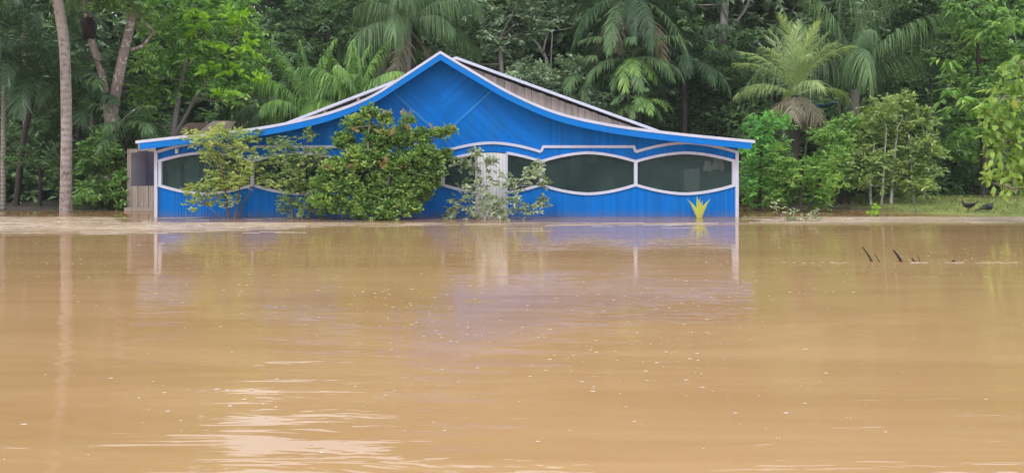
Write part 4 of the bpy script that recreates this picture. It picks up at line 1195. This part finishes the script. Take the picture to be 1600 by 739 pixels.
GS = 'bushes on the right bank'
build_tree('shrub', 'vivid green bush touching the right end of the roof', 'bush', 24.0, (1186, 0.0), [([(1186, 334), (1188, 280), (1190, 210)], 0.06, 0.02)],
    [(1184,202,18),(1192,230,20),(1178,262,18),(1192,290,20),(1180,314,16),(1204,190,15),(1168,240,12),(1206,256,16),(1172,294,14),(1222,196,14)],
    M['lf_vivid'], M['bark_dark'], dens=1.0, L=0.14, W=0.065, seed=81, dj=0.5, group=GS, limb_r=0.015)
build_tree('shrub', 'feathery light green bush below the young coconut palm', 'bush', 23.2, (1252, 0.0), [([(1250, 335), (1252, 280), (1262, 215)], 0.06, 0.02), ([(1256, 335), (1285, 270), (1300, 220)], 0.05, 0.02)],
    [(1222,236,20),(1282,216,18),(1302,204,18),(1214,268,26),(1252,274,30),(1290,262,28),(1226,306,24),(1264,306,28),(1308,246,18),(1300,290,20),(1210,312,18),(1285,312,20),(1318,222,12)],
    M['lf_bright'], M['bark_dark'], dens=1.0, L=0.13, W=0.04, seed=82, dj=0.5, per=10, group=GS, limb_r=0.015)
build_tree('multi_stem_tree', 'small bushy tree on several slim pale stems right of the coconut palm', 'tree', 25.0, (1400, 0.06),
    [([(1362, 332), (1360, 290), (1366, 220)], 0.06, 0.03), ([(1391, 333), (1394, 290), (1402, 200)], 0.07, 0.03), ([(1428, 333), (1426, 290), (1420, 210)], 0.05, 0.02), ([(1436, 333), (1446, 290), (1448, 220)], 0.05, 0.02), ([(1375, 333), (1380, 280), (1385, 200)], 0.05, 0.02)],
    [(1372,178,26),(1406,166,24),(1438,190,24),(1358,220,26),(1398,216,30),(1444,234,28),(1370,256,28),(1418,262,30),(1454,272,20),(1346,286,20),(1388,290,22),(1440,298,20),(1340,250,18),(1410,298,16),(1460,240,14)],
    M['lf_olive'], M['bark_pale'], dens=0.95, L=0.15, W=0.065, seed=83, dj=0.6, limb_r=0.018)
build_tree('shrub', 'dark bush on a thick black trunk between the light bush and the pale stems', 'tree', 26.0, (1320, 0.06), [([(1320, 334), (1320, 310), (1318, 240)], 0.21, 0.12)],
    [(1320,230,26),(1335,200,26),(1310,270,22),(1338,262,22),(1300,240,24),(1322,290,18),(1350,230,20)],
    M['lf_mid'], M['bark_dark'], dens=1.0, L=0.16, W=0.07, seed=84, dj=0.5, group=GS, limb_r=0.03)
for i, (lab, D, bp, bl) in enumerate((
    ('dark undergrowth bush behind the pale stems', 30.0, 1400, [(1350,300,26),(1390,280,30),(1430,290,30),(1470,290,28),(1340,262,28),(1420,250,30)]),
    ('dark undergrowth bush behind the two black birds', 29.5, 1510, [(1490,290,28),(1520,280,30),(1550,290,28),(1580,290,28),(1500,250,30),(1540,250,30),(1600,270,30),(1470,260,26)]),
    ('dark undergrowth bush behind the vivid green bush', 29.0, 1190, [(1160,230,28),(1190,250,32),(1220,250,30),(1180,290,28),(1215,290,28),(1165,270,24),(1250,290,28),(1290,290,26)]))):
    build_tree('shrub', lab, 'bush', D, (bp, 0.2), [([(bp, 326), (bp, 260)], 0.08, 0.03)], bl, M['lf_dark'], M['bark_dark'], dens=1.0, L=0.2, W=0.09, seed=90 + i, dj=0.7, group=GS, limb_r=0.02)

# large-leaved tree at the right edge: each leaf its own piece
lt = thing('large_leaved_tree', 'large-leaved yellow-green tree leaning in at the right edge', 'tree', (*P(1650, HZ, 18.6)[:2], 0.05))
tb = MB()
br = [[(1652, 350), (1650, 260), (1640, 160), (1625, 80)], [(1648, 240), (1610, 215), (1572, 220)], [(1648, 200), (1605, 160), (1570, 150)], [(1650, 270), (1615, 280), (1585, 300)], [(1640, 160), (1600, 115), (1590, 95)], [(1646, 220), (1680, 170), (1710, 130)], [(1648, 260), (1690, 240), (1720, 230)]]
brw = []
g_ = np.random.RandomState(17)
for i, b in enumerate(br):
    pts = [P(a, c, 18.6 + 0.25 * g_.randn() * (j > 0)) for j, (a, c) in enumerate(b)]
    if i == 0: pts[0][2] = -0.2
    pp = smooth_path(pts, 12); brw.append(pp)
    tb.tube(pp, [0.10, 0.05] if i == 0 else [0.04, 0.012], 7)
tb.build('trunk', M['bark_grey'], lt, True)
def big_leaf(name, L, W, seed, mat):
    g = np.random.RandomState(seed)
    v, f = [], []
    n = 6
    for i in range(n + 1):
        s = i / n
        ww = W * (math.sin(PI * min(1, s * 0.94 + 0.04)) ** 0.75) / 2
        x_ = L * (0.18 + 0.82 * s); z_ = -0.28 * L * s * s
        v += [(x_, -ww, z_ + 0.22 * ww), (x_, 0, z_), (x_, ww, z_ + 0.22 * ww)]
    for i in range(n):
        for j in range(2): f.append((3*i+j, 3*i+j+1, 3*i+j+4, 3*i+j+3))
    b = len(v)
    v += [(0, -0.006, 0), (0, 0.006, 0), (0.19 * L, 0.006, 0.0), (0.19 * L, -0.006, 0.0)]
    f.append((b, b+1, b+2, b+3))
    return mesh_np(name, v, f, True, (mat,))
LMS = [big_leaf('leaf', 0.29, 0.135, 1, M['lf_big']), big_leaf('leaf', 0.33, 0.15, 2, M['lf_big']), big_leaf('leaf', 0.27, 0.13, 3, M['lf_big'])]
LMY = big_leaf('leaf', 0.29, 0.14, 4, M['lf_yellow'])
tgt = [(1588,112,22),(1572,150,26),(1598,165,26),(1560,192,24),(1588,225,28),(1558,250,20),(1600,262,26),(1580,290,18),(1640,130,44),(1650,210,46),(1640,280,36),(1595,95,14),(1556,205,12),(1604,215,24),(1548,178,12),(1575,265,16),(1545,215,9),(1550,285,9)]
cnt = 0
for (px, py, r) in tgt:
    k = max(8, int(r * r / 22))
    for j in range(min(k, 42)):
        u = unit(g_.normal(size=3))
        D_ = 18.6 + u[1] * r * 18.6 / F
        p = P(px + u[0] * r * 0.9, py - u[2] * r * 0.9, D_)
        yl = g_.rand() < 0.03 or (py < 110 and g_.rand() < 0.2)
        o = link('leaf', LMY if yl else LMS[g_.randint(3)], lt, tuple(p - np.array(lt.location)))
        o.rotation_euler = (0.5 * g_.randn(), 0.75 + 0.4 * g_.randn(), math.atan2(u[1] - 0.4, u[0] - 0.25) + 0.6 * g_.randn())
        s_ = 0.6 + 0.4 * g_.rand(); o.scale = (s_, s_, s_)
        cnt += 1
        # stalk joining the leaf cluster to the bough every few leaves is part of the bough mesh
add_leaves(lt, 'crown', [(q[0] + 4, q[1], q[2]) for q in tgt] + [(1700,170,44),(1690,240,40)], 18.72, M['lf_big'], 0.42, 0.19, 0.085, 19, shape='hex', droop=0.5, dj=0.15)
stb = MB()
allb = np.vstack(brw)
for (px, py, r) in tgt:
    c_ = P(px, py, 18.6)
    q = allb[np.argmin(np.linalg.norm(allb - c_, axis=1))]
    for j in range(3):
        stb.tube([q, (q + c_) / 2 + 0.05 * g_.randn(3), c_ + g_.randn(3) * r * 0.4 * 18.6 / F], [0.014, 0.005], 5)
stb.build('branch', M['bark_grey'], lt, True)

# ------------------------------------------------------------------ the tall forest behind: one tree of each kind, then copies
def proto_tree(seed, leafm, barkm, h, rw, nb, L, dens, droop):
    g = np.random.RandomState(seed)
    bl = []
    for k in range(nb):
        z = h * (0.22 + 0.72 * (k + 0.5) / nb)
        fr = math.sin(PI * min(1, (z / h - 0.08) * 0.98)) ** 0.6
        a = k * 2.4 + g.rand(); rad = rw * fr * (0.35 + 0.55 * g.rand())
        r = rw * (0.30 + 0.16 * g.rand())
        bl.append([rad * math.cos(a), rad * math.sin(a), z, r, r, r * 0.75])
    bl = np.array(bl)
    tb = MB(); tb.tube(smooth_path([(0, 0, -0.5), (0.15 * g.randn(), 0.1 * g.randn(), h * 0.4), (0.3 * g.randn(), 0.2 * g.randn(), h * 0.9)], 10), [0.26, 0.18, 0.06], 8)
    for b in bl:
        q = np.array([0, 0, max(b[2] * 0.75, h * 0.15)])
        tb.tube(smooth_path([q, (q + b[:3]) / 2 + np.array([0, 0, -0.2]), b[:3]], 5), [0.07, 0.025], 5)
    tm = mesh_np('trunk', tb.v, tb.f, True, (barkm,))
    p, d, n, l, ww = crown_leaves(bl, dens, L, L * 0.45, seed, droop, 7)
    cm = leaves_mesh('crown', p, d, n, l, ww, (leafm,), 'dia')
    return tm, cm
protos = [proto_tree(201, M['lf_dark'], M['bark_grey'], 14.0, 3.6, 26, 0.36, 0.85, 0.35),
          proto_tree(202, M['lf_mid'], M['bark_grey'], 15.0, 3.3, 24, 0.36, 0.85, 0.6),
          proto_tree(203, M['lf_grey'], M['bark_pale'], 13.5, 3.8, 26, 0.34, 0.85, 0.3)]
TALL = [  # px, D, top row in the photograph, kind, label
    (-60, 38, -230, 1, 'tall tree beyond the left edge of the picture'),
    (30, 40, -230, 0, 'tall dark tree behind the feather palms in the upper left corner'),
    (120, 39, -235, 2, 'tall tree behind the ringed palm trunk'),
    (215, 41, -215, 0, 'tall tree behind the forked lichen tree'),
    (300, 42, -40, 1, 'tall tree behind the bright tree with lime tufts'),
    (390, 41, -40, 0, 'tall tree directly behind the old shed'),
    (470, 42, -70, 2, 'tall grey tree behind the left low palm'),
    (560, 43, -95, 0, 'tall tree behind the right low palm'),
    (650, 42, -115, 2, 'tall tree behind the palm with the beige skirt'),
    (735, 41, -230, 0, 'tall tree rising behind the roof peak'),
    (830, 42, -240, 1, 'tall tree behind the pale forked sapling'),
    (920, 41, -240, 0, 'tall tree left behind the dense dark palm'),
    (1010, 42, -250, 2, 'tall tree right behind the dense dark palm'),
    (1100, 42, -245, 0, 'tall tree behind the stout grey trunk'),
    (1195, 41, -235, 2, 'tall tree behind the gap left of the coconut palm'),
    (1290, 42, -240, 0, 'tall tree behind the large curtain palm'),
    (1385, 40, -235, 2, 'tall grey tree right of the large curtain palm'),
    (1480, 41, -175, 1, 'tall tree behind the layered tree on the right bank'),
    (1570, 39, -170, 0, 'tall tree in the upper right corner'),
    (1665, 38, -230, 2, 'tall tree beyond the right edge of the picture')]
ptree = {}
for i, (px, D, top, kd, lab) in enumerate(TALL):
    if kd not in ptree:
        tm, cm = protos[kd]
        r_ = thing('forest_tree', lab, 'tree', (0, 0, 0), 'tall forest trees at the back')
        link('trunk', tm, r_); link('crown', cm, r_)
        ptree[kd] = r_
    else:
        r_ = copy_tree(ptree[kd]); r_['label'] = lab
    c_ = P(px, top, D)
    hh = (14.0, 15.0, 13.5)[kd] * 1.0
    bz = float(ground_z(np.array(c_[0]), np.array(float(D))))
    s_ = (c_[2] - bz) / hh
    r_.location = (c_[0], D, bz); r_.rotation_euler = (0, 0, i * 1.7); r_.scale = (s_ * 1.05, s_ * 1.05, s_)

# the far wood behind them, one mass covering the slope
g_ = np.random.RandomState(77)
fb = []
for k in range(230):
    xx = g_.uniform(-52, 52); yy = g_.uniform(46, 60)
    zz = float(ground_z(np.array(xx), np.array(yy))) + g_.uniform(0.5, 5.0)
    rr = g_.uniform(1.6, 2.6)
    fb.append([xx, yy, zz, rr, rr, rr])
p, d, n, l, ww = crown_leaves(np.array(fb), 0.42, 0.55, 0.25, 78, 0.3, 6)
fo = link('forest', leaves_mesh('forest', p, d, n, l, ww, (M['lf_dark'],), 'dia'))
tag(fo, 'dense dark forest closing the background behind the trees', 'forest', kind='stuff')
# dark understorey along the foot of the trees
fb = []
for k in range(120):
    px = g_.uniform(-120, 1720); D = g_.uniform(33, 38)
    c_ = P(px, 300, D); c_[2] = g_.uniform(0.3, 3.4)
    rr = g_.uniform(0.9, 1.6)
    fb.append([c_[0], c_[1], c_[2], rr, rr, rr])
for k in range(64):
    px = g_.uniform(-160, 205) if k < 44 else g_.uniform(1165, 1480); D = g_.uniform(25.6, 30)
    c_ = P(px, 300, D); rr = g_.uniform(0.5, 0.8); c_[2] = g_.uniform(0.25, 1.1)
    fb.append([c_[0], c_[1], c_[2], rr, rr, rr])
p, d, n, l, ww = crown_leaves(np.array(fb), 0.6, 0.30, 0.13, 79, 0.3, 6)
uo = link('undergrowth', leaves_mesh('undergrowth', p, d, n, l, ww, (M['lf_dark'],), 'dia'))
tag(uo, 'dark undergrowth at the foot of the forest', 'undergrowth', kind='stuff')

# blue tarpaulin glimpsed behind the coconut palm
v = []
for j in range(4):
    for i in range(8):
        v.append(P(1226 + i * 12.5, 161 - 2.0 * math.sin(i * 1.1), 31.5) + np.array([0, 0.5 * j, -0.04 * j - 0.02 * (i % 2)]))
f = [(j*8+i, j*8+i+1, (j+1)*8+i+1, (j+1)*8+i) for j in range(3) for i in range(7)]
tp = thing('tarpaulin_shelter', 'sliver of blue tarpaulin shelter showing behind the coconut palm', 'shelter', (*P(1270, HZ, 31.5)[:2], 0.2))
mb = MB(); mb.add(v, f); o = mb.build('tarpaulin', M['blue_tarp'], tp)
so = o.modifiers.new('thickness', 'SOLIDIFY'); so.thickness = 0.02
for i in (0, 7):
    mb = MB(); q = v[i]; mb.tube([(q[0], q[1] + 0.1, 0.1), (q[0], q[1] + 0.1, q[2])], [0.04, 0.035], 6); mb.build('pole', M['bark_grey'], tp)

# ------------------------------------------------------------------ damp haze
hz = MB(); hz.box((-950, -950, -3.0), (950, 1250, 22.0))
mh = bpy.data.materials.new('damp_air'); mh.use_nodes = True
th = mh.node_tree; th.nodes.clear()
oh = th.nodes.new('ShaderNodeOutputMaterial'); pv = th.nodes.new('ShaderNodeVolumePrincipled')
pv.inputs['Color'].default_value = (0.92, 0.96, 1.0, 1); pv.inputs['Density'].default_value = 0.0006
th.links.new(pv.outputs[0], oh.inputs['Volume'])
tag(hz.build('haze', mh), 'thin damp haze over the flood', 'haze', kind='stuff')

# ------------------------------------------------------------------ black birds on the bank
def bird(name, label, loc, rz, pose):
    root = thing(name, label, 'bird', loc, 'black birds on the grassy bank')
    root.rotation_euler = (0, 0, rz)
    # body as one skinned chain: tail root, rump, breast, neck, head
    if pose == 'stand':
        ch = [(-0.23, 0, 0.27, 0.012, 0.045), (-0.15, 0, 0.21, 0.05, 0.05), (-0.05, 0, 0.175, 0.085, 0.08), (0.06, 0, 0.18, 0.088, 0.085), (0.125, 0, 0.225, 0.055, 0.055), (0.155, 0, 0.275, 0.034, 0.036), (0.175, 0, 0.30, 0.032, 0.032)]
    else:
        ch = [(-0.52, 0, 0.02, 0.01, 0.03), (-0.36, 0, 0.05, 0.025, 0.06), (-0.20, 0, 0.09, 0.06, 0.08), (-0.05, 0, 0.105, 0.10, 0.10), (0.07, 0, 0.125, 0.105, 0.10), (0.14, 0, 0.165, 0.07, 0.07), (0.16, 0, 0.195, 0.04, 0.042), (0.185, 0, 0.205, 0.034, 0.034)]
    n, m = len(ch), 10
    pts = smooth_path([c[:3] for c in ch], 3 * (n - 1)); rz_ = np.interp(np.linspace(0, 1, len(pts)), np.linspace(0, 1, n), [c[3] for c in ch]); ry_ = np.interp(np.linspace(0, 1, len(pts)), np.linspace(0, 1, n), [c[4] for c in ch])
    v, f = [], []
    for i, q in enumerate(pts):
        t = unit(pts[min(i+1, len(pts)-1)] - pts[max(i-1, 0)]); up_ = np.array([-t[2], 0, t[0]])
        for k in range(m):
            a = 2 * PI * k / m
            v.append(q + up_ * rz_[i] * math.sin(a) + np.array([0, 1, 0]) * ry_[i] * math.cos(a))
    for i in range(len(pts) - 1):
        for k in range(m): f.append((i*m+k, i*m+(k+1) % m, (i+1)*m+(k+1) % m, (i+1)*m+k))
    f += [tuple(range(m))[::-1], tuple(range((len(pts)-1)*m, len(pts)*m))]
    link('body', mesh_np('body', v, f, True, (M['feather'],)), root)
    hx, hz = pts[-1][0], pts[-1][2]
    v, f = tube([(hx + 0.02, 0, hz), (hx + 0.055, 0, hz - 0.008), (hx + 0.07, 0, hz - 0.016)], [0.014, 0.009, 0.002], 6); link('beak', mesh_np('beak', v, f, True, (M['snag'],)), root)
    v, f = tube([(hx - 0.03, 0, hz + 0.03), (hx - 0.005, 0, hz + 0.045), (hx + 0.025, 0, hz + 0.03)], [0.006, 0.016, 0.006], 5); link('comb', mesh_np('comb', v, f, True, (M['comb'],)), root)
    tl = []; fl = []
    base = pts[0] + (np.array([0.05, 0, -0.02]) if pose == 'stand' else np.array([0.08, 0, 0]))
    for k in range(5):
        s = (k - 2) / 2
        tip = base + (np.array([-0.11, 0.05 * s, 0.07 - 0.03 * abs(s)]) if pose == 'stand' else np.array([-0.16, 0.06 * s, -0.025]))
        b_ = len(tl)
        tl += [base + np.array([0, 0.02 * s - 0.012, 0.004 * k]), base + np.array([0, 0.02 * s + 0.012, 0.004 * k]), tip + np.array([0, 0.02, 0]), tip + np.array([-0.02, 0, 0]), tip - np.array([0, 0.02, 0])]
        fl.append((b_, b_+1, b_+2, b_+3, b_+4))
    o = link('tail', mesh_np('tail', tl, fl, False, (M['feather'],)), root)
    so = o.modifiers.new('thickness', 'SOLIDIFY'); so.thickness = 0.006
    for sg in (-1, 1):
        wv = []; wf = []
        zc = 0.20 if pose == 'stand' else 0.125
        for i in range(7):
            s = i / 6
            for j in range(4):
                r_ = j / 3
                wv.append((0.10 - 0.27 * s, sg * (0.082 + 0.014 * math.sin(PI * s)) * (1 - 0.25 * abs(r_ - 0.4)), zc + 0.04 - 0.085 * r_ * math.sin(PI * (0.15 + 0.75 * s)) + 0.01 * s))
        for i in range(6):
            for j in range(3): q = i * 4 + j; wf.append((q, q + 1, q + 5, q + 4))
        o = link('wing', mesh_np('wing', wv, wf, True, (M['feather'],)), root)
        so = o.modifiers.new('thickness', 'SOLIDIFY'); so.thickness = 0.012
        if pose == 'stand':
            mb = []
            v1, f1 = tube([(0.01, sg * 0.035, 0.13), (-0.005, sg * 0.036, 0.08), (0.005, sg * 0.036, 0.005)], [0.02, 0.009, 0.008], 6)
            V = list(v1); Fq = list(f1)
            for a in (-0.5, 0, 0.5, PI):
                v2, f2 = tube([(0.005, sg * 0.036, 0.008), (0.005 + 0.045 * math.cos(a), sg * 0.036 + 0.045 * math.sin(a), 0.004)], [0.006, 0.003], 4)
                nb = len(V); V += list(v2); Fq += [tuple(i + nb for i in q) for q in f2]
            link('leg', mesh_np('leg', V, Fq, True, (M['snag'],)), root)
    return root
def on_ground(px, D):
    q = P(px, HZ, D); return (q[0], D, float(ground_z(np.array(q[0]), np.array(D))) + 0.02)
bird('black_hen', 'black hen standing with raised tail on the grassy bank', on_ground(1513, 22.6), PI - 0.3, 'stand').scale = (0.88, 0.88, 0.88)
bird('black_hen', 'black bird crouched on the grassy bank with its long tail on the ground', on_ground(1544, 22.4), 0.25, 'crouch').scale = (0.82, 0.82, 0.95)

# ------------------------------------------------------------------ small plants and dead wood in the water
build_tree('drowned_shrub', 'pale sparse twigs of a drowned shrub poking out of the water right of the house', 'shrub', 19.4, (1246, -0.1),
    [([(1240, 352), (1228, 338), (1214, 334)], 0.012, 0.004), ([(1244, 352), (1240, 334), (1216, 318)], 0.012, 0.004), ([(1250, 352), (1262, 340), (1280, 334)], 0.012, 0.004), ([(1246, 352), (1250, 336)], 0.01, 0.004)],
    [(1214,318,6),(1217,330,8),(1228,340,8),(1242,334,8),(1254,344,8),(1268,342,8),(1280,334,6),(1238,346,7),(1275,345,6)],
    M['lf_silver'], M['bark_brown'], dens=0.42, L=0.075, W=0.032, seed=95, dj=0.15, per=5, limb_r=0.005, shape='hex', split=0)
build_tree('sprout', 'tiny bright green sprout in the shallow water before the pale stems', 'plant', 21.6, (1367, 0.0),
    [([(1367, 342), (1367, 330)], 0.01, 0.006)], [(1368,330,5),(1364,336,4)], M['lf_lime'], M['bark_brown'], dens=0.7, L=0.13, W=0.075, seed=96, dj=0.05, per=4, limb_r=0.004, shape='hex', split=0)
GN = 'dead twigs sticking out of the water'
for nm, lab, a, b, r0, r1 in (('snag', 'longest thin leaning twig, leftmost of the dead wood in the water', (1366, 411), (1347, 385), 0.022, 0.006), ('snag', 'short thin twig just right of the leftmost leaning twig', (1377, 410), (1366, 397), 0.010, 0.004),
                            ('snag', 'thickest dark leaning stick in the middle of the dead wood', (1412, 411), (1396, 391), 0.026, 0.012), ('snag', 'small stub beside the foam line right of the thickest stick', (1431, 410), (1425, 404), 0.018, 0.012),
                            ('snag', 'upright thin twig above the foam line', (1437, 410), (1434, 399), 0.009, 0.004), ('snag', 'low knob of driftwood at the right end of the dead wood', (1498, 411), (1489, 408), 0.030, 0.020)):
    D = 11.05
    p0, p1 = P(*a, D), P(*b, D - 0.05); p0[2] = -0.08
    mb = MB(); mb.tube(smooth_path([p0, (p0 + p1) / 2 + np.array([0.012, 0, 0.006]), p1], 7), [r0, (r0 + r1) / 2, r1], 6)
    tag(mb.build(nm, M['snag'], None, True), lab, 'driftwood', GN)

# foam flecks and drift lines on the water: nobody could count them
g_ = np.random.RandomState(5)
V, Fc = [], []
def fleck(x, y, r, asp=1.6):
    b = len(V)
    n = 7
    ph = g_.rand() * 6
    for k in range(n):
        a = 2 * PI * k / n + ph
        q = r * (0.7 + 0.5 * g_.rand())
        V.append((x + q * asp * math.cos(a), y + q * math.sin(a), 0.002))
    V.append((x, y, 0.004 + 0.12 * r))
    for k in range(n): Fc.append((b + k, b + (k + 1) % n, b + n))
def wpt(px, py):
    D = H * F / (py - HZ); return (px - 800) / F * D, D
CL = [(700, 510, 130, 30, 60), (930, 560, 130, 28, 36), (1080, 540, 90, 30, 26), (620, 480, 120, 20, 30), (1480, 400, 110, 14, 55), (1180, 430, 250, 30, 50), (120, 400, 140, 40, 45), (330, 420, 160, 60, 40), (1050, 470, 120, 20, 40), (700, 600, 700, 90, 70), (900, 430, 700, 60, 150), (500, 470, 500, 60, 60), (1150, 640, 350, 60, 16), (300, 600, 200, 40, 14)]
for cx_, cy_, sx_, sy_, n in CL:
    for k in range(n):
        px, py = cx_ + g_.randn() * sx_ * 0.55, cy_ + g_.randn() * sy_ * 0.6
        if py < 362: continue
        x_, y_ = wpt(px, py)
        fleck(x_, y_, (0.0035 + 0.0075 * g_.rand() ** 3) * (1 + 0.02 * y_ * 1.5), 1.5)
for px in np.concatenate([np.linspace(1424, 1450, 16), np.linspace(1478, 1505, 12), np.linspace(1526, 1588, 26), np.linspace(1300, 1322, 8), np.linspace(1210, 1300, 7)]):
    x_, y_ = wpt(px, 410.5 + g_.randn() * 0.6); fleck(x_, y_, 0.007 + 0.010 * g_.rand() ** 2, 2.4)
def streak(x, y, ln, wd):
    b = len(V); n = 9
    for k in range(n):
        u = k / (n - 1); ww = wd * math.sin(PI * (0.06 + 0.88 * u)) * (0.5 + 0.8 * g_.rand())
        yy_ = y + 0.03 * math.sin(u * 5 + x) + 0.02 * g_.randn() * wd * 8
        V.append((x + ln * (u - 0.5), yy_ - ww / 2, 0.003)); V.append((x + ln * (u - 0.5), yy_ + ww / 2, 0.006))
    for k in range(n - 1): Fc.append((b + 2*k, b + 2*k + 2, b + 2*k + 1)); Fc.append((b + 2*k + 1, b + 2*k + 2, b + 2*k + 3))
for k in range(150):  # foam streaks, added to brighten the ruffled band
    side = g_.rand()
    if side < 0.5: px, py = g_.uniform(-40, 480), g_.uniform(340, 366)
    elif side < 0.8: px, py = g_.uniform(440, 1100), 348.5 + abs(g_.randn()) * 4
    else: px, py = g_.uniform(1150, 1640), g_.uniform(339, 349)
    x_, y_ = wpt(px, py)
    streak(x_, y_, g_.uniform(0.15, 1.1), g_.uniform(0.015, 0.07))
fm = link('foam', mesh_np('foam', V, Fc, True, (M['foam'],)))
tag(fm, 'small white foam flecks drifting on the brown water', 'foam', kind='stuff')

# grass on the right bank
p = []
while len(p) < 5200:
    x_, y_ = g_.uniform(10.5, 21), g_.uniform(20.3, 27.5)
    if y_ > shore_y(x_) + 0.25 and g_.rand() < min(1, (x_ - 10) / 3): p.append((x_, y_, float(ground_z(np.array(x_), np.array(y_)))))
p = np.array(p); k = len(p)
d = unit(np.stack([g_.randn(k) * 0.45, g_.randn(k) * 0.45, np.ones(k)], -1)); nn = g_.normal(size=(k, 3))
M['grass'] = leaf_mat('short_grass', [(0.13, 0.17, 0.035), (0.21, 0.27, 0.055), (0.34, 0.34, 0.10)], 0.8, gain=1.25)
go = link('grass', leaves_mesh('grass', p, d, nn, 0.06 + 0.08 * g_.rand(k), np.full(k, 0.022), (M['grass'],), 'dia'))
tag(go, 'short yellowish grass on the right bank', 'grass', kind='stuff')

print('objects', len(bpy.data.objects), 'tris', sum(len(o.data.polygons) for o in bpy.data.objects if o.type == 'MESH'), 'big leaves', cnt)
